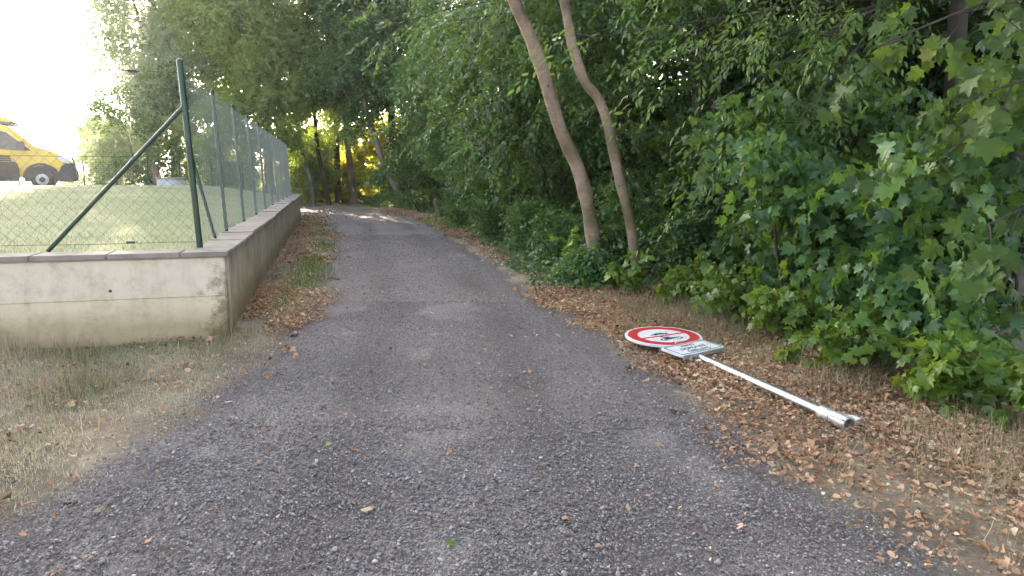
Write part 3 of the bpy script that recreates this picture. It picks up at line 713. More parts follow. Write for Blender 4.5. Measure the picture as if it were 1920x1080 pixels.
def tree(name, x, y, label, cat, group, trunk, r0, blobs, n, mleaf, mbark, seed, z0=0, nl=8, **kw):
    """trunk given as local points"""
    root = empty(name, (x, y, z0)); tag(root, label, cat, group)
    pts = [Vector(p) for p in trunk]
    ln = len(pts)
    mb = MB(); mb.tube(pts, [r0*(1.18 if i == 0 else 1)*(1-.55*i/(ln-1)) for i in range(ln)], 12, knob=.10, seed=seed)
    mb.build('trunk', mbark, root, smooth=True)
    limbs(root, pts, blobs, r0, mbark, seed, nl)
    foliage('crown', mleaf, root, blobs, n, seed=seed, **kw)
    return root

def shrub(name, x, y, label, cat, group, blobs, n, mleaf, seed, z0=0, stems=5, sr=.022, mb_=M_BARKD, **kw):
    root = empty(name, (x, y, z0)); tag(root, label, cat, group)
    r = random.Random(seed); mb = MB()
    for k in range(stems):
        b = r.choice(blobs); c = Vector(b[:3]); c.z = max(c.z, .3)
        a = Vector((c.x*.3+r.uniform(-.1, .1), c.y*.3+r.uniform(-.1, .1), -.05))
        pts = curve_pts(a, c+Vector((0, 0, b[5]*.5)), .12, 7, seed+k)
        mb.tube(pts, [sr*(1-.75*i/6) for i in range(7)], 6, seed=k)
        for q in range(3):
            e = c+Vector((r.uniform(-1, 1)*b[3], r.uniform(-1, 1)*b[4], r.uniform(-.8, .9)*b[5]))
            mb.tube(curve_pts(pts[2+q], e, .06, 4, seed*7+q), [sr*.4, sr*.3, sr*.2, sr*.1], 4)
    mb.build('stems', mb_, root, smooth=True)
    foliage('foliage', mleaf, root, blobs, n, seed=seed, **kw)
    return root

def dup(src, loc, rz, s=(1, 1, 1), label=None, name=None):
    c = copy_tree(src); c.location = loc; c.rotation_euler = (0, 0, rz); c.scale = s
    if label: c['label'] = label
    return c

exec_order = []
# ------------------------------------------------------------------ the two leaning trunks on the right bank
def px_trunk(pix, y, r0, r1, name, label, seed, group='leaning smooth barked trees', yl=None):
    pts = [Vector(P(u, v, y+(yl[i] if yl else 0))) for i, (u, v) in enumerate(pix)]
    base = Vector((pts[0].x, pts[0].y, 0)); root = empty(name, tuple(base)); tag(root, label, 'tree', group)
    L = [p-base for p in pts]; L[0].z = -.1
    d = (L[-1]-L[-3]).normalized()
    for k in range(5): L.append(L[-1]+(d+Vector((random.uniform(-.2, .2), random.uniform(-.1, .2), .35))).normalized()*1.1)
    # refine
    fine = []
    for i in range(len(L)-1):
        p0 = L[max(i-1, 0)]; p1 = L[i]; p2 = L[i+1]; p3 = L[min(i+2, len(L)-1)]
        for j in range(4):
            t = j/4; fine.append(.5*((2*p1)+(-p0+p2)*t+(2*p0-5*p1+4*p2-p3)*t*t+(-p0+3*p1-3*p2+p3)*t**3))
    fine.append(L[-1]); n = len(fine)
    rad = [(r0+(r1-r0)*min(1, i/(n*.6)))*(1 if i < n*.6 else 1-.7*(i-n*.6)/(n*.4)) for i in range(n)]
    rad[0] *= 1.7; rad[1] *= 1.3; rad[2] *= 1.12
    rr_ = random.Random(seed)
    for _ in range(7):
        i = rr_.randrange(3, int(n*.6)); rad[i] *= 1.10
    mb = MB(); mb.tube(fine, rad, 18, knob=.05, seed=seed); mb.build('trunk', M_BARK, root, smooth=True)
    for _ in range(6):      # old branch scars
        mb = MB()
        i = rr_.randrange(4, int(n*.6)); an = rr_.uniform(0, 6.28); o = Vector((math.cos(an), -abs(math.sin(an)), .2)).normalized()
        mb.tube([fine[i]+o*rad[i]*.7, fine[i]+o*rad[i]*1.12, fine[i]+o*rad[i]*1.3], [rad[i]*.32, rad[i]*.2, rad[i]*.08], 8, knob=.2); mb.build('branch_scar', M_BARK, root, smooth=True)
    
    top = L[-1]; bl = blob_tree(top.x, top.y, top.z+1.2, 2.6, 2.6, 2.0, 12, seed, .42)
    limbs(root, L[-5:], bl, r1, M_BARK, seed, 8, start=.2)
    foliage('crown', M_HAZEL, root, bl, 1500, n_leaf=10, size=.10, length=.5, seed=seed)
    return root
px_trunk([(1130,560),(1118,500),(1105,400),(1085,320),(1050,240),(1020,140),(990,60),(960,-8)], 9.8, .100, .080, 'leaning_tree', 'thicker leaning brown trunk beside the track, leftmost of the two bare leaning trunks', 3)
px_trunk([(1197,560),(1194,510),(1180,410),(1160,330),(1140,235),(1122,185),(1095,150),(1072,80),(1055,-8)], 9.4, .069, .058, 'leaning_tree', 'thinner kinked brown trunk right of the thicker leaning trunk', 5)

# ------------------------------------------------------------------ right bank
HG = 'leafy shrubs along the right bank'
def col_blobs(h, r, n, seed, lean=(-.0, -.0), z0=.3):
    """a tall bushy column of clumps"""
    rr_ = random.Random(seed); o = []
    for k in range(n):
        t = (k+.5)/n; a = rr_.uniform(0, 6.28); q = r*rr_.uniform(.2, .75)
        o.append((math.cos(a)*q+lean[0]*t, math.sin(a)*q+lean[1]*t, z0+t*h, r*rr_.uniform(.45, .7), r*rr_.uniform(.45, .7), r*rr_.uniform(.3, .5)))
    return o
bank = [  # x, y, height, radius, lean, sprays, label
 (2.75, 10.7, 4.6, 1.15, (-.3, -.4), 1900, 'dark leafy shrub behind the thin kinked trunk'),
 (1.7, 12.6, 4.8, 1.25, (-.5, -.3), 2300, 'tall dark green shrub just behind the thick leaning trunk'),
 (.95, 14.8, 5.0, 1.3, (-.9, -.3), 2500, 'tall leafy shrub left of the thick leaning trunk with glossy hanging leaves'),
 (.35, 17.4, 5.6, 1.5, (-1.2, -.3), 2700, 'large glossy leafed shrub overhanging the dry leaf verge in the middle of the bank'),
 (-.5, 20.4, 6.2, 1.6, (-1.2, -.3), 2700, 'tall bushy shrub leaning over the right verge beyond the middle of the bank'),
 (-1.6, 24.0, 6.6, 1.8, (-.9, -.3), 2700, 'far tall shrub on the right bank where the track starts to bend'),
 (-3.2, 28.2, 5.5, 1.7, (-.6, -.2), 2200, 'farthest dark shrub on the right bank near the track bend')]
for i, (x, y, h, r, ln, n, lb) in enumerate(bank):
    shrub('hazel_shrub', x, y, lb, 'shrub', HG, col_blobs(h, r, 16, 40+i, ln), n, M_HAZEL, 40+i, stems=8, sr=.03, n_leaf=12, size=.088, length=.45)

# maple saplings near right
BG = 'low brambles around the leaning trunks'
for i, (x, y, h, r, mt, lb) in enumerate([
 (.95, 9.75, .42, .42, M_IVY, 'low bramble hiding the foot of the thicker leaning trunk'),
 (.75, 11.3, .8, .55, M_IVY, 'rounded green bush left of the foot of the thicker leaning trunk'),
 (.35, 13.2, .9, .6, M_IVY, 'rounded green bush on the verge left of the leaning trunks'),
 (-.35, 16.2, .9, .7, M_IVY, 'low green bush on the middle of the right verge'),
 (2.5, 9.7, .9, .5, M_IVY, 'low green bush right of the thinner kinked trunk'),
 (-1.3, 20.4, 1.0, .8, M_IVY, 'low green bush farther up the right verge')]):
    shrub('bramble', x, y, lb, 'bush', BG, col_blobs(h, r, 7, 740+i, (0, 0), .08), 330, mt, 740+i, stems=4, sr=.008, n_leaf=9, size=.07, length=.3, gaps=0)
MG = 'young maples at the right edge of the wood'
maples = [
 (2.95, 8.35, 1.9, .78, (-.1, -.1), 420, M_MAPLE, .105, 'bright leafy maple sapling behind the fallen sign'),
 (3.05, 6.95, 1.7, .75, (-.2, -.1), 420, M_MAPLE, .11, 'maple bush with broad green leaves behind the silver pole'),
 (3.35, 5.75, 1.45, .7, (-.15, -.1), 400, M_MAPLE, .115, 'low maple bush near the right photo edge above the foot of the silver pole'),
 (4.7, 6.9, 2.3, .8, (-.5, -.3), 330, M_MAPLE, .12, 'taller maple sapling rising at the right photo edge'),
 (4.6, 9.2, 2.8, 1.0, (-.5, -.3), 430, M_MAPLE, .105, 'tall shaded maple behind the low maple bushes'),
 (3.9, 10.8, 3.2, 1.0, (-.4, -.3), 430, M_MAPLE, .10, 'tall maple in the shade right of the two leaning trunks')]
for i, (x, y, h, r, ln, n, mt, sz, lb) in enumerate(maples):
    shrub('maple_sapling', x, y, lb, 'sapling', MG, col_blobs(h, r, 10, 70+i, ln, .25), n, mt, 70+i, stems=5, sr=.02, n_leaf=7, size=sz, length=.42, tmpl=LEAF_M, droop=.45, hang=.8, upw=.3)
YG = 'small yellow green seedlings on the verge'
for i, (x, y, h, r, n, lb) in enumerate([
 (2.95, 5.55, .28, .33, 40, 'small lime green maple seedling just behind the foot of the silver pole'),
 (3.15, 4.75, .30, .36, 46, 'small lime green maple seedling clump right of the foot of the silver pole'),
 (3.2, 4.05, .26, .32, 40, 'yellow green maple seedling nearest the right photo edge'),
 (2.52, 6.45, .42, .40, 60, 'low green maple seedlings spilling onto the dead leaves above the middle of the silver pole'),
 (2.62, 5.35, .30, .36, 50, 'low maple seedlings just above the foot of the silver pole'),
 (2.85, 4.55, .26, .32, 44, 'low seedlings between the pole foot and the right photo edge'),
 (2.30, 7.3, .40, .36, 50, 'leafy seedlings right of the text plate of the fallen sign'),
 (2.05, 8.3, .40, .36, 44, 'leafy seedlings in front of the dark recess behind the fallen sign'),
 (2.45, 7.9, .25, .28, 26, 'small lime green seedling beside the text plate of the fallen sign'),
 (1.55, 9.0, .35, .3, 30, 'light green seedling at the foot of the thin kinked trunk'),
 (1.0, 10.4, .5, .3, 30, 'light green seedling left of the foot of the thick leaning trunk')]):
    shrub('maple_seedling', x, y, lb, 'seedling', YG, col_blobs(h, r, 5, 90+i, (0, 0), .1), n, M_BRIGHT, 90+i, stems=4, sr=.006, n_leaf=5, size=.085, length=.16, tmpl=LEAF_M, droop=.2, gaps=0)

# overhanging boughs: trees rooted in the wood whose branches hang into the picture
def hanging_tree(name, x, y, label, trunk_h, ends, mleaf, tmpl, size, n_per, seed, length=.4, n_leaf=8, r0=.13, mbark=M_BARKD):
    root = empty(name, (x, y, 0)); tag(root, label, 'tree')
    tr = curve_pts((0, 0, -.1), (0.3, .4, trunk_h), .25, 8, seed)
    mb = MB(); mb.tube(tr, [r0*(1-.5*i/7) for i in range(8)], 12, knob=.1, seed=seed); mb.build('trunk', mbark, root, smooth=True)
    r = np.random.default_rng(seed); rp = random.Random(seed); mb = MB(); PP = []; DD = []
    for k, (sx, sy, sz, ex, ey, ez) in enumerate(ends):
        a = Vector((sx-x, sy-y, sz)); e = Vector((ex-x, ey-y, ez))
        j = min(range(8), key=lambda q: (tr[q]-a).length)
        pts = curve_pts(tr[j], e, .22, 12, seed+k*3)
        mb.tube(pts, [.03*(1-.85*i/11) for i in range(12)], 6)
        for i in range(3, 12):
            for q in range(n_per):
                o = Vector((rp.gauss(0, .22), rp.gauss(0, .22), rp.gauss(-.05, .16))); s_ = pts[i]
                t_ = s_+o
                if q % 2 == 0: mb.tube([s_, (s_+t_)/2+Vector((0, 0, .03)), t_], [.006, .004, .002], 4)
                dd = (pts[min(i+1, 11)]-pts[i-1]).normalized()+o*2.2; PP.append(t_); DD.append((dd.x, dd.y, dd.z-.2))
    mb.build('limb', mbark, root, smooth=True)
    PP = np.array([tuple(p) for p in PP]); DD = np.array(DD)
    up = np.array([-.25, -.45, .75])+r.normal(0, .3, PP.shape)
    V, F, R = sprays(PP, DD, up, n_leaf, length, size, tmpl, .35, r=r, hang=.9 if tmpl is LEAF_M else .5)
    link_mesh('crown', np_mesh('crown', V, F, R), mleaf, root)
    return root
def E(u0, v0, y0, u1, v1, y1): return (*P(u0, v0, y0), *P(u1, v1, y1))
hanging_tree('maple_tree', 6.0, 6.2, 'maple with large hanging yellow green leaves reaching in from the upper right corner', 6,
  [E(2300, -100, 5.8, 1640, 90, 4.9), E(2300, 0, 5.8, 1730, 300, 4.8), E(2300, 150, 5.8, 1800, 200, 4.6), E(2300, -200, 5.8, 1830, 20, 4.3), E(2300, 250, 5.6, 1880, 420, 4.4)],
  leaf_mat('edge_maple_leaf', G((0, (.022, .045, .016)), (.6, (.045, .082, .022)), (.93, (.08, .12, .03)), (.97, (.24, .22, .05)), (1, (.36, .26, .08))), trans=(.24, .38, .03), spec=.2, rough=.5), LEAF_M, .115, 2, 11, .3, 5)
hanging_tree('hornbeam_tree', 5.2, 10.4, 'hornbeam whose light green boughs hang across the upper middle right of the dark wood', 7,
  [E(1750, -100, 10, 1130, 70, 8.0), E(1750, -100, 10, 1240, 120, 7.6), E(1750, 0, 10, 1340, 200, 7.4), E(1700, 100, 10, 1330, 290, 7.8), E(1700, -200, 10, 1400, 40, 7.2), E(1800, -100, 10, 1560, 60, 7.0), E(1750, 200, 9.5, 1420, 400, 8.0), E(1700, -300, 10, 1200, -20, 7.8), E(1750, -100, 9.5, 1500, 230, 7.4), E(1750, 200, 9.5, 1560, 380, 7.6)],
  M_HORN, LEAF_N, .10, 4, 23, .45, 11)
hanging_tree('hazel_tree', 2.6, 16.0, 'hazel tree whose boughs hang over the track at the top centre of the photo', 7,
  [E(1150, -150, 15.5, 700, 60, 13.5), E(1150, -150, 15, 780, 130, 13.0), E(1150, -50, 15, 820, 40, 12.5), E(1150, -250, 15, 720, -40, 12.8), E(1100, 50, 14.5, 800, 230, 13.2), E(1150, 0, 14.5, 900, 150, 12.5), E(1150, -200, 14, 880, 10, 12), E(1150, 100, 14.5, 900, 290, 12.8), E(1180, -150, 13, 1010, 60, 11.2)],
  M_HAZEL, LEAF_W, .095, 6, 31, .5, 11, r0=.16)

# ------------------------------------------------------------------ deep wood: dark trunks and shaded canopy
DG = 'dark trunks deep in the wood'
rw = random.Random(77)
dk_label = 'dark bare trunk standing deep in the shaded wood behind the leaves'
tr0 = None
spots = [(5.3,12.5),(6.2,9.8),(7.4,13.4),(4.3,14.8),(8.3,10.6),(3.4,17.5),(6.0,17),(9.5,15),(5,21),(8,20.5),(2.4,21.5),(11,19),(12.5,14.5),(3.8,26),(7,26),(1,27),(10.5,25),(14,22),(0,31.5),(5,31),(-2,35),(2.5,36),(9,33),(13,30)]
for i, (x, y) in enumerate(spots):
    if i % 6 == 0:
        root = empty('forest_tree', (x, y, 0)); tag(root, dk_label, 'tree', DG)
        pts = curve_pts((0, 0, -.1), (rw.uniform(-.8, .4), rw.uniform(-.5, .5), 12), .3, 9, 200+i)
        r0 = rw.uniform(.12, .2)
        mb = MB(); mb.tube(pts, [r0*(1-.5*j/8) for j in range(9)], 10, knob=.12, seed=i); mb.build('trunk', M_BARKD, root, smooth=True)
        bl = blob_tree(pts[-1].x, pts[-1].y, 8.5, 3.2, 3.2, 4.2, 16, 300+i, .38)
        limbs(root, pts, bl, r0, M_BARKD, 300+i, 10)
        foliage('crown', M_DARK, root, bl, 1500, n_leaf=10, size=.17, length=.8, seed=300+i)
        tr0 = root
    else:
        dup(tr0, (x, y, 0), rw.uniform(0, 6.28), (1, 1, rw.uniform(.85, 1.15)))
for x, y in ((6.2, 4.6), (5.6, 8.2), (8.6, 6.6), (9.5, 2.5), (4.6, 13.6)): dup(tr0, (x, y, 0), rw.uniform(0, 6.28), (1, 1, 1.0))  # out-of-view trees added so their crowns darken the right bank
# shaded understory behind the bank
UG = 'shaded understory bushes deep in the wood'
us = None
for i, (x, y) in enumerate([(6.3,11.5),(5.0,17.2),(7.6,16.2),(9.6,12.6),(3.0,19.6),(6.2,22.5),(10.5,18),(1.9,24.5),(8.8,25.5),(13.5,18.5),(3.6,29.5),(.2,33.5),(8,31),(13,26),(17,22),(-2,39),(4,37),(11,38),(18,31),(-3,33.5),(-4.6,37.5),(-1,46),(6,46),(14,45),(22,26),(24,38)]):
    if i % 8 == 0:
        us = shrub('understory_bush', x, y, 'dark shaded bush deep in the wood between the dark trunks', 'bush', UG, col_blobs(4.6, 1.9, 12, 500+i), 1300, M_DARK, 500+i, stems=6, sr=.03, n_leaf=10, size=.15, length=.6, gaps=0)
    else: dup(us, (x, y, 0), rw.uniform(0, 6.28), (rw.uniform(.9, 1.4),)*2+(rw.uniform(.8, 1.25),))

for x, y in ((-14.5, 45.5), (-10.5, 45.5), (-6.5, 46.5)): dup(us, (x, y, 0), rw.uniform(0, 6.28), (1.5, 1.5, .38))
# ------------------------------------------------------------------ trees at the bend and on the left
def low_(pix, r=1.2): return [(P(u, v, y)[0]+11.6, y-34.5, P(u, v, y)[2], r, r, r*.6) for u, v, y in pix]
tree('linden_tree', -11.6, 34.5, 'broad light green tree behind the far end of the fence', 'tree', None,
     curve_pts((0,0,-.1),(.4,.4,12),.4,9,1), .24, [(b[0]+.0, b[1], b[2], b[3], b[4], b[5]) for b in blob_tree(0, 0, 9.2, 4.2, 3.4, 7.2, 44, 611, .30)]+low_([(480,290,33),(520,240,33),(545,180,33),(575,195,34),(618,205,34.5),(605,165,34),(560,130,33),(610,120,34),(500,180,33),(450,240,33),(535,270,34)]), 8800, M_LIME, M_BARKP, 611, nl=14, n_leaf=11, size=.16, length=.7, gaps=.3, gfreq=1.1)
tree('pine_tree', -8.4, 37.5, 'tall reddish trunked tree with dusty brown green top left of the track bend', 'tree', None,
     [(0.1,0,-.1),(-.05,0,2),(-.2,.1,4),(-.15,.1,6),(.25,0,9),(.4,.2,14)], .19, blob_tree(0, 0, 10, 3.4, 3.0, 6.6, 38, 613, .30), 5000, M_LIME, M_BARKP, 613, nl=12, n_leaf=11, size=.16, length=.7, gaps=.3, gfreq=1.1)
def low(rx, ry, pix, r=1.3): return [(P(u, v, y)[0]-rx, y-ry, P(u, v, y)[2], r, r, r*.6) for u, v, y in pix]
tree('oak_tree', -5.3, 34.0, 'dense dark green tree arching over the track bend', 'tree', None,
     curve_pts((.2,0,-.1),(-.7,.2,10),.3,9,4), .2, blob_tree(-.2, -1, 8.6, 3.9, 3.4, 6.0, 40, 617, .31)+low(-5.3, 34, [(700,195,31.5),(680,238,33.5),(750,230,32),(790,215,31.5),(650,165,33),(700,130,31.5),(760,150,31),(800,150,31),(640,120,32.5),(650,195,33),(600,150,33)]), 8200, M_HAZEL, M_BARKD, 617, nl=12, n_leaf=11, size=.16, length=.7, gaps=.3, gfreq=1.1)
tree('willow_tree', -16.8, 36, 'pale grey green tree left of the corner fence post against the white sky', 'tree', None,
     curve_pts((0,0,-.1),(-.3,.3,12),.5,9,6), .26, blob_tree(-.2, 0, 9.6, 4.0, 3.2, 8.2, 50, 619, .24), 4800, M_PALE, M_BARKG, 619, nl=14, n_leaf=11, size=.15, length=.8, droop=.6, z0=.5, gaps=0)
tree('willow_tree', -19.3, 38, 'thin wispy pale tree leftmost against the white sky', 'tree', None,
     curve_pts((0,0,-.1),(1.0,.3,11),.5,9,8), .2, blob_tree(.6, 0, 7.6, 2.8, 2.6, 6.0, 30, 621, .24), 2000, M_PALE, M_BARKG, 621, nl=12, n_leaf=10, size=.15, length=.8, droop=.7, z0=.5, gaps=0)
tree('linden_tree', -14.4, 38.0, 'tall tree between the pale willow and the broad light green tree', 'tree', None,
     curve_pts((0,0,-.1),(.3,.3,14),.5,9,9), .26, blob_tree(0, 0, 10.5, 4.0, 3.2, 7.6, 40, 623, .28), 4600, M_LIME, M_BARKG, 623, nl=12, n_leaf=11, size=.17, length=.8, gaps=.3, gfreq=1.1)
tree('beech_tree', -9.0, 47.5, 'tall tree behind the yellow leaves filling the sky beyond the bend', 'tree', None,
     curve_pts((0,0,-.1),(.3,.3,14),.5,9,12), .26, blob_tree(0, 0, 14.6, 4.6, 2.8, 6.0, 34, 627, .30), 3600, M_HAZEL, M_BARKD, 627, nl=12, n_leaf=11, size=.2, length=.9)
# shrubs behind the lawn
LG = 'shrubs behind the far lawn'
for i, (x, y, h, r, mt, lb) in enumerate([
 (-19.6, 34.0, 3.2, 1.9, M_PALE, 'pale round shrub right of the yellow van'),
 (-16.8, 33.4, 5.4, 2.0, M_HAZEL, 'bluish green shrub behind the long fence brace'),
 (-14.2, 33.6, 4.2, 1.7, M_LIME, 'yellow green shrub behind the concrete well ring'),
 (-12.4, 32.4, 4.2, 1.4, M_LIME, 'green shrub seen through the wire mesh right of the corner post'),
 (-10.2, 36.5, 3.0, 1.5, M_LIME, 'light green shrub just beyond the far end of the wall')]):
    shrub('shrub', x, y, lb, 'shrub', LG, col_blobs(h, r, 14, 650+i, (0, 0), .3), 1400, mt, 650+i, z0=.3, stems=6, n_leaf=10, size=.15, length=.6)
for i, (x, y, h, r, mt, lb) in enumerate([
 (-6.6, 37.2, 1.5, 1.0, M_HAZEL, 'dark green shrub closing the view right of the yellow leaves at the bend'),
 (-4.9, 35.4, 3.6, 1.3, M_HAZEL, 'dark shrub at the foot of the slim grey leaning trunk'),
 (-14.2, 37.2, 1.6, 1.0, M_HAZEL, 'low green bush on the far side of the track where it leaves the picture')]):
    shrub('shrub', x, y, lb, 'shrub', 'low shrubs along the far side of the bend', col_blobs(h, r, 12, 670+i, (0, 0), .2), 1100, mt, 670+i, stems=6, n_leaf=10, size=.13, length=.5)
# sunlit yellow maples beyond the bend
SG = 'sunlit yellow green maples beyond the bend'
for i, (x, y, h, r, lb) in enumerate([
 (-12.3, 41.0, 3.6, 1.6, 'backlit yellow green maple left of the reddish trunk at the bend'),
 (-10.6, 39.2, 3.4, 1.4, 'backlit bright yellow maple right of the reddish trunk at the bend'),
 (-8.6, 39.6, 4.0, 1.5, 'bright yellow backlit maple low in the gap straight beyond the bend'),
 (-6.6, 41.0, 4.4, 1.6, 'yellow backlit maple behind the leaning trunk at the bend')]):
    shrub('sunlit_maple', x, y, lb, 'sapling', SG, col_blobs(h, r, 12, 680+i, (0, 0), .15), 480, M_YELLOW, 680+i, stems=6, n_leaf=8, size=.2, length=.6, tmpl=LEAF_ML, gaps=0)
# far trees beyond, low against the sky
FG = 'far trees beyond the wood edge'
ft = tree('far_tree', -4, 62, 'distant green tree closing the gap beyond the bend', 'tree', FG, curve_pts((0,0,-.1),(.3,.3,7),.4,7,9), .2, blob_tree(0, 0, 4.2, 4.0, 3.5, 3.6, 20, 701, .36), 2200, M_LIME, M_BARKG, 701, nl=10, n_leaf=10, size=.26, length=1.0, gaps=0)
for x, y in ((-12, 78), (-22, 84), (-33, 80), (-42, 76), (3, 60), (8, 58), (16, 58), (24, 52), (32, 44), (30, 30)): dup(ft, (x, y, 0), rw.uniform(0, 6), (1.1, 1.1, rw.uniform(.8, 1.1)))

# slim trunks around the bend, from the photograph
def slim(name, pix, y, r0, r1, mt, label, extra=0):
    pts = [Vector(P(u, v, y)) for u, v in pix]; base = Vector((pts[0].x, y, 0)); root = empty(name, tuple(base)); tag(root, label, 'tree')
    L = [p-base for p in pts]; L[0].z = -.1
    d = (L[-1]-L[-2]).normalized()
    for k in range(extra): L.append(L[-1]+(d+Vector((0, 0, .3))).normalized()*1.3)
    n = len(L); mb = MB(); mb.tube(L, [r0+(r1-r0)*i/(n-1) for i in range(n)], 10, knob=.12, seed=int(pix[0][0])); mb.build('trunk', mt, root, smooth=True)
    if extra:
        bl = blob_tree(L[-1].x, L[-1].y, L[-1].z, 1.8, 1.8, 1.4, 8, int(pix[0][0]), .45); limbs(root, L[-3:], bl, r1, mt, 3, 6, start=.1)
        foliage('crown', M_HAZEL, root, bl, 500, n_leaf=10, size=.13, length=.5, seed=int(pix[0][0]))
    return root
slim('leaning_tree', [(765,392),(748,362),(722,318),(704,262),(694,232)], 31.5, .15, .10, M_BARKG, 'slim grey trunk leaning left over the verge at the track bend', 2)
slim('bent_sapling', [(588,385),(582,335),(570,300),(562,262),(556,225)], 34.5, .10, .07, M_BARKG, 'thin pale stem leaning left beside the reddish trunk at the bend', 3)
slim('sapling', [(618,385),(606,330),(596,285),(592,240)], 35.5, .11, .08, M_BARKD, 'thin dark stem right of the reddish trunk at the bend', 3)
slim('forest_tree', [(634,388),(633,330),(630,250),(636,160),(640,60)], 38.0, .16, .13, M_BARKD, 'thick dark trunk in front of the yellow backlit leaves at the bend', 4)
slim('tree_stump', [(298,345),(294,328),(289,308)], 29.5, .17, .14, M_BARKP, 'short leaning piece of trunk behind the concrete well ring, reddish for the sun on it')  # reddish bark stands in for sunlight on this piece of trunk
# pale snag
b0 = Vector(P(822, 392, 24.5)); sn = empty('tree_stump', (b0.x, b0.y, 0)); tag(sn, 'short pale broken stump among the ivy on the right verge', 'stump')
mb = MB(); mb.tube([(0,0,-.1),(0.02,0,.3),(-.05,0,.62),(-.08,0,.72)], [.16,.13,.12,.06], 12, knob=.2); mb.build('trunk', M_BARKG, sn, smooth=True)

# ------------------------------------------------------------------ ground cover
EDGE = [(3.3,3.3),(2.98,3.94),(2.75,4.5),(2.5,5.2),(2.5,6.26),(2.5,7.4),(2.3,8.4),(1.6,8.95),(.85,9.8),(.45,11.2),(.0,14.3),(-.85,18.5),(-1.9,24.2),(-3.6,29.2),(-6.2,33.8)]
WOOD = EDGE+[(-7.5,36.3),(-14,37.5),(-34,41),(-34,80),(60,80),(60,0),(3.6,0)]
def scatter(n, x0, x1, y0, y1, fn, r):
    x = r.uniform(x0, x1, n); y = r.uniform(y0, y1, n); k = r.random(n) < fn(x, y); return x[k], y[k]
def in_wall(x, y):
    dx, dy = x-WC.x, y-WC.y; return ((dx*WL.x+dy*WL.y) > -.03) & ((dx*WD.x+dy*WD.y) > -.03)

# ivy / low plants at the foot of the bank
r = np.random.default_rng(21)
def ivy_d(x, y):
    s = poly_sd(x, y, WOOD); return np.where((s < np.where(y > 9, .35, .1)+.5*(noise2(x, y, 1.5)-.5)) & (s > -1.6), np.clip(.45+1.4*(noise2(x, y, 1.1)-.35), .1, 1), 0)*np.where(y < 8.2, .2, 1)
x, y = scatter(170000, -8, 3.6, 3.4, 36, ivy_d, r)
s = -poly_sd(x, y, WOOD); h = r.random(len(x))*np.clip(.22+s*.6, .08, .85)*(.4+noise2(x, y, .9))
pos = np.stack([x, y, ground_z(x, y)+.02+h], 1)
th = r.uniform(0, 6.28, len(x)); d = np.stack([np.cos(th), np.sin(th), r.uniform(-.7, .3, len(x))], 1)
up = np.array([-.25, -.35, .8])+r.normal(0, .35, pos.shape)
V, F, R = inst(LEAF_S, pos, d, up, r.uniform(.04, .085, len(x))*(1+y/28), r.random(len(x)))
iv = link_mesh('ivy', np_mesh('ivy', V, F, R), M_IVY); tag(iv, 'low ivy and creeping ground cover along the foot of the right bank', 'ground cover', None, 'stuff')

# dead leaves
LIT = (np.array([(0,0,0),(.25,.2,.10),(.32,.6,.16),(.08,1,.05),(-.28,.65,.14),(-.26,.25,.12),(.0,.5,-.02)], float), [np.array([(0,1,2,6),(6,2,3,4),(0,6,4,5)])])
_a, _b = LIT[0], LIT[1]
LIT = [LIT, (_a*np.array([.6, 1.1, 2.2]), _b), (_a*np.array([1.2, .9, -1.6])+np.array([0, 0, .1]), _b), (_a*np.array([.35, 1.2, 1]), _b), (_a*np.array([.9, .55, 3]), _b), (np.array([(0,0,0),(.45,.1,.1),(.25,.35,0),(.5,.7,.2),(.0,.8,.05),(-.4,.75,.25),(-.25,.35,0),(-.45,.15,.15)]), [np.array([(0,1,2,6),(2,3,4,6),(6,4,5,7)])])]
def lit_d(x, y):
    sr = poly_sd(x, y, ROAD)+.35*(noise2(x, y, 1.7)-.5)+.2*(noise2(x, y, 5)-.5)
    right = x > -1.9-.16*np.maximum(0, y-7)
    band = np.clip((sr+.02)/.35, 0, 1)
    w = poly_sd(x, y, WOOD); fade = np.clip(1-(-w)/2.0, .15, 1)
    a = np.where(right, band*fade*np.clip(.34+.55*noise2(x, y, 2)+(y-3.9)*.35, .25, 1), 0)
    # strip between wall and track: thick against the wall
    dw = (x-WC.x)*(-WL.x)+(y-WC.y)*(-WL.y)
    strip = (~right) & (y+1.6*(noise2(x, y, 2.6)-.5)+.5*(noise2(x, y, 9)-.5) > 6.9) & (dw > 0) & (dw < 1.9)
    b = np.where(strip, np.clip(1.25-dw*.9+.8*(noise2(x, y, 1.9)-.5), .04, 1)*np.clip(.6-1.5*sr*0+1.2*np.clip(sr+.25,0,1), 0, 1)*np.clip((y-6.2)/1.2, .2, 1), 0)
    fr = (~right) & (y <= 6.9) & (sr > 0); c = np.where(fr, .035+.10*(noise2(x, y, 2) > .72), 0)
    ro = np.where(sr <= 0, .006+.05*np.clip(.35+sr, 0, 1)*(noise2(x, y, 3) > .6), 0)
    return np.where(in_wall(x, y), 0, np.maximum.reduce([a, b, c, ro]))
r = np.random.default_rng(22)
x1_, y1_ = scatter(240000, -4.2, 3.8, 2.0, 9.5, lit_d, r); x2_, y2_ = scatter(110000, -8.0, 3.4, 9.5, 36, lit_d, r)
x = np.concatenate([x1_, x2_]); y = np.concatenate([y1_, y2_])
pile = noise2(x, y, 3); z = np.maximum(ground_z(x, y), .0)+.008+r.random(len(x))*.035
pos = np.stack([x, y, z], 1); th = r.uniform(0, 6.28, len(x)); d = np.stack([np.cos(th), np.sin(th), r.normal(0, .28, len(x))], 1)
up = np.array([0, 0, 1.])+r.normal(0, .42, pos.shape)
sz = np.clip(r.lognormal(-3.62, .38, len(x)), .012, .075)*np.where(y > 12, 1.6, 1)
R = np.clip(.15+.55*noise2(x, y, 1.2)+r.normal(0, .24, len(x)), 0, 1)
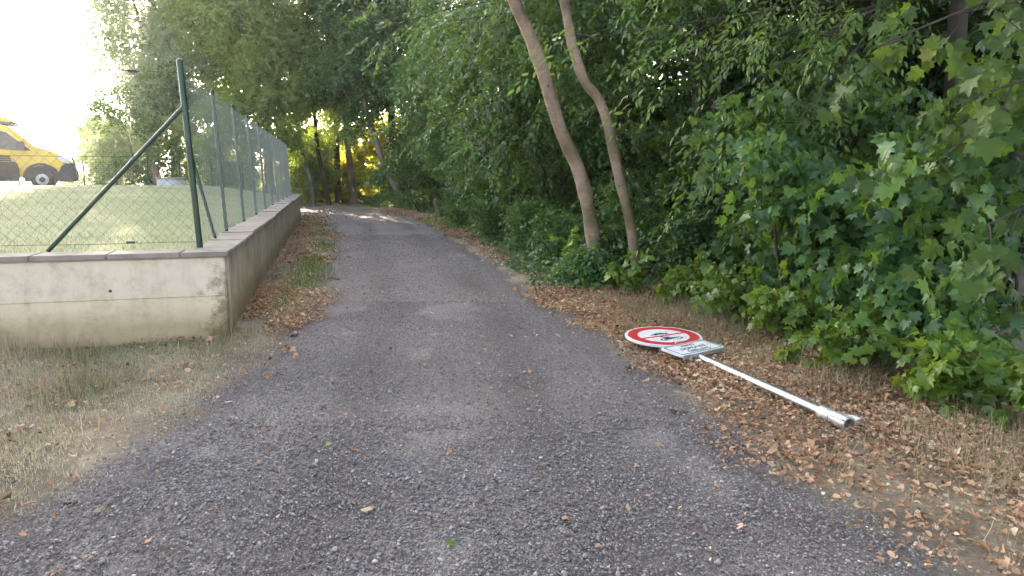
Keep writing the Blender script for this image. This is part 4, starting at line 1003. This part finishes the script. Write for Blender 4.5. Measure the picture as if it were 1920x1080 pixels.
V, F, R = inst(LIT, pos, d, up, sz, R)
o = link_mesh('leaf_litter', np_mesh('leaf_litter', V, F, R), M_LITTER); tag(o, 'fallen dry brown leaves along both verges of the track', 'dead leaves', None, 'stuff')
# single conspicuous leaves on the gravel
r = np.random.default_rng(5)
def lone(pix, mt, size, labels):
    for (u, v), lb in zip(pix, labels):
        a = (u-960)/F_PX; b = (540-v)/F_PX; dz = -math.sin(PITCH)+b*math.cos(PITCH); t = -(CAM_H-.03)/dz
        p = np.array([[a*t, (math.cos(PITCH)+b*math.sin(PITCH))*t, .03]])
        V, F, R = inst(LEAF_M, p*0, np.array([[r.normal(), r.normal(), .1]]), np.array([[r.normal()*.2, -.25, 1]]), [size], [r.random()])
        ob = link_mesh('fallen_leaf', np_mesh('fallen_leaf', V, F, R), mt); ob.location = p[0]; tag(ob, lb, 'leaf', 'fallen leaves lying on the gravel')
lone([(620,830),(836,1019),(600,707)], M_BRIGHT, .045, ['small green leaf lying on the gravel left of centre', 'green leaf nearest the camera on the gravel', 'curled green leaf on the far left part of the track'])
lone([(690,958),(255,842),(190,958),(425,755)], M_STRAW, .05, ['large pale dry leaf on the near gravel', 'yellow leaf at the gravel edge below the wall corner', 'yellow leaf on the gravel in the lower left', 'pale leaf on the gravel edge left of the track'])

# crushed stone
def stones(n, x0, x1, y0, y1, smin, smax, dens, seed, hi):
    r = np.random.default_rng(seed); x, y = scatter(n, x0, x1, y0, y1, dens, r)
    n = len(x)
    if hi:
        t = (1+5**.5)/2; v = np.array([(-1,t,0),(1,t,0),(-1,-t,0),(1,-t,0),(0,-1,t),(0,1,t),(0,-1,-t),(0,1,-t),(t,0,-1),(t,0,1),(-t,0,-1),(-t,0,1)])/1.9
        f = np.array([(0,11,5),(0,5,1),(0,1,7),(0,7,10),(0,10,11),(1,5,9),(5,11,4),(11,10,2),(10,7,6),(7,1,8),(3,9,4),(3,4,2),(3,2,6),(3,6,8),(3,8,9),(4,9,5),(2,4,11),(6,2,10),(8,6,7),(9,8,1)])
    else:
        v = np.array([(1,0,0),(0,1,0),(-1,0,0),(0,-1,0),(0,0,1),(0,0,-1.)]); f = np.array([(0,1,4),(1,2,4),(2,3,4),(3,0,4),(1,0,5),(2,1,5),(3,2,5),(0,3,5)])
    sz = smin+(smax-smin)*r.random(n)**2.6
    V = v[None]*(1+r.normal(0, .20, (n, len(v), 1)))*np.stack([sz*r.uniform(.7, 1.3, n), sz*r.uniform(.6, 1, n), sz*r.uniform(.35, .7, n)], 1)[:, None]
    a = r.uniform(0, 6.28, n); c, s = np.cos(a)[:, None], np.sin(a)[:, None]; tl = r.normal(0, .35, n)[:, None]
    Xr = V[..., 0]*c-V[..., 1]*s; Yr = V[..., 0]*s+V[..., 1]*c; Zr = V[..., 2]+Xr*tl
    z0 = .014+.02*(noise2(x, y, .8)-.5)
    V = np.stack([Xr+x[:, None], Yr+y[:, None], Zr+z0[:, None]+sz[:, None]*.2], -1).reshape(-1, 3)
    F = (f[None]+(np.arange(n)*len(v))[:, None, None]).reshape(-1, 3)
    return V, [F], np.repeat(np.clip(r.random(n)**1.3, 0, 1), len(v))
def st_d(x, y):
    s = poly_sd(x, y, ROAD)+.3*(noise2(x, y, 2)-.5)
    return np.where(s < .2, np.clip((.2-s)*3, 0, 1)*np.clip(.75+.8*(noise2(x, y, .9)-.4)+.3*(noise2(x, y, 4)-.5), .4, 1), .02)
parts = [stones(150000, -3.4, 2.5, 1.9, 4.3, .003, .0105, st_d, 31, False), stones(3500, -3.4, 2.4, 1.9, 5.5, .008, .017, st_d, 34, True), stones(130000, -2.8, 1.8, 4.3, 8.5, .0035, .0085, st_d, 32, False), stones(60000, -4.5, 1.2, 8.5, 18, .005, .010, st_d, 33, False)]
off = 0; VV = []; FF = []; RR = []
for V, F, R in parts: VV.append(V); FF.append(F[0]+off); RR.append(R); off += len(V)
o = link_mesh('gravel', np_mesh('gravel', np.concatenate(VV), np.concatenate(FF), np.concatenate(RR)), M_STONE); tag(o, 'loose grey crushed stone scattered over the track', 'gravel', None, 'stuff')

# grass blades
BL = (np.array([(-.03,0,0),(.03,0,0),(.022,.5,.04),(-.022,.5,.04),(0,1,.22)], float), [np.array([(0,1,2,3)]), np.array([(3,2,4)])])
def grass(name, mt, label, n, box, dens, hmin, hmax, lean, seed, wid=1.0, zf=None, cat='grass'):
    r = np.random.default_rng(seed); x, y = scatter(n, *box, dens, r); n = len(x)
    z = (zf or ground_z)(x, y)
    pos = np.stack([x, y, z-.003], 1); th = r.uniform(0, 6.28, n); ln = np.abs(r.normal(0, lean, n))
    d = np.stack([np.cos(th)*ln, np.sin(th)*ln, np.ones(n)], 1); up = np.stack([-np.cos(th), -np.sin(th), .3*np.ones(n)], 1)+r.normal(0, .3, (n, 3))
    h = r.uniform(hmin, hmax, n)
    t = (BL[0]*np.array([wid, 1, 1]), BL[1])
    V, F, R = inst(t, pos, d, up, h, np.clip(.6*noise2(x, y, 1.4)+.2+r.normal(0, .22, n), 0, 1))
    o = link_mesh(name, np_mesh(name, V, F, R), mt); tag(o, label, cat, None, 'stuff')
def gl(x, y):
    s = poly_sd(x, y, ROAD)+.5*(noise2(x, y, 1.6)-.5); dx, dy = x-WC.x, y-WC.y
    left = (x < -1.5) & ((dx*WD.x+dy*WD.y) < .25)
    return np.where(left & ~in_wall(x, y) & (s > .05), np.clip((s)*1.2, .08, 1)*np.clip(.55+1.4*(noise2(x, y, 2.2)-.25), .3, 1), 0)
grass('grass', M_GRASS, 'dry patchy grass in front of the concrete wall', 270000, (-7.5, -1.6, 2.3, 7.2), gl, .018, .045, 1.5, 51, 1.9)
grass('grass', M_STRAW, 'tall dry straw grass tufts by the wall corner and gravel edge', 16000, (-6.5, -1.5, 2.6, 7.8), lambda x, y: gl(x, y)*(noise2(x+9, y, 1.7) > .62), .10, .22, .55, 52, .55)
def gr(x, y):
    s = poly_sd(x, y, ROAD); return np.where((x > .9) & (s > .22) & (y < 9.2) & (poly_sd(x, y, WOOD) > -.4), np.clip((noise2(x, y, 2)-.32)*2.6+np.clip((3.9-y)*.35, 0, .6), .14, 1)*np.clip((s-.22)*1.8, 0, 1), 0)
grass('grass', M_STRAW, 'long tangled straw coloured grass at the right photo edge', 110000, (.3, 3.7, 1.8, 9.2), gr, .05, .20, 2.8, 53, .4)
def gs(x, y):
    dw = (x-WC.x)*(-WL.x)+(y-WC.y)*(-WL.y); s = poly_sd(x, y, ROAD)
    return np.where((dw > .3) & (s > -.15) & (y > 7.2) & (y < 24) & (x < -1.8), np.clip((noise2(x, y, 1.1)-.22)*3, .1, 1)*np.exp(-((s-.28)/.26)**2), 0)
grass('grass', M_TURF, 'fresh green grass tufts between the wall foot and the track', 95000, (-8, -1.8, 7.2, 24), gs, .04, .11, .9, 54, 1.6)
def gb(x, y):
    s = poly_sd(x, y, ROAD); w = poly_sd(x, y, WOOD)
    return np.where((x > -3.2-.1*y) & (s > .25) & (w > -.5) & (y > 6), np.clip((noise2(x, y, 1.3)-.42)*2.2, .03, 1), 0)
grass('grass', M_GRASS, 'sparse grass among the dead leaves along the right verge', 30000, (-5, 3, 6, 30), gb, .04, .12, .8, 55, 1.4)
def glw(x, y): return np.where(poly_sd(x, y, LAWN) < -.32, 1, 0)*np.clip(1.4-(y-6)/16, .2, 1)
grass('grass', M_LAWNG, 'short mown grass of the raised lawn behind the fence', 90000, (-13, -2.6, 5.0, 20), glw, .025, .06, .8, 56, 1.8, zf=lawn_z)

# ------------------------------------------------------------------ hazy air, added largely to stand in for lens flare near the sun
mb = MB(); mb.box((-960, -960, -1.4), (960, 960, 24)); hz = mb.build('haze', None)
mh = bpy.data.materials.new('haze_air'); mh.use_nodes = True; nt = mh.node_tree; nt.nodes.remove(nt.nodes['Principled BSDF'])
pv = nt.nodes.new('ShaderNodeVolumePrincipled'); pv.inputs['Color'].default_value = (.95, .97, 1, 1); pv.inputs['Density'].default_value = .0009; pv.inputs['Anisotropy'].default_value = .82
nt.links.new(pv.outputs[0], nt.nodes['Material Output'].inputs['Volume']); hz.data.materials.append(mh); tag(hz, kind='stuff')

# fallen twigs on the right verge
rt = random.Random(12)
for (u0, v0, u1, v1), lb in zip([(1300,600,1450,648),(1130,810,1215,806),(1520,700,1600,722),(1080,585,1150,600),(1370,760,1480,742)],
    ['thin grey branch lying behind the fallen sign', 'small dark twig lying on the gravel left of the silver pole', 'broken twig just above the foot of the silver pole', 'short twig on the dead leaves left of the fallen sign', 'crooked twig among the leaves below the silver pole']):
    def gp(u, v, z=.045):
        a = (u-960)/F_PX; b = (540-v)/F_PX; dz = -math.sin(PITCH)+b*math.cos(PITCH); t = -(CAM_H-z)/dz; return Vector((a*t, (math.cos(PITCH)+b*math.sin(PITCH))*t, z))
    a, b = gp(u0, v0), gp(u1, v1); o_ = (a+b)/2; pts = [p-o_ for p in curve_pts(a, b, .05, 8, int(u0))]
    for p in pts: p.z = abs(p.z)*.6+rt.uniform(0, .012)
    mb = MB(); mb.tube(pts, [.008*(1-.7*i/7) for i in range(8)], 6, knob=.3, seed=int(u0)); mb.tube([pts[3], pts[3]+Vector((.05, .07, .02)), pts[3]+Vector((.13, .10, .03))], [.004, .003, .001], 5)
    tw_ = mb.build('fallen_twig', M_BARKG, smooth=True); tw_.location = o_; tag(tw_, lb, 'twig', 'fallen twigs on the right verge')
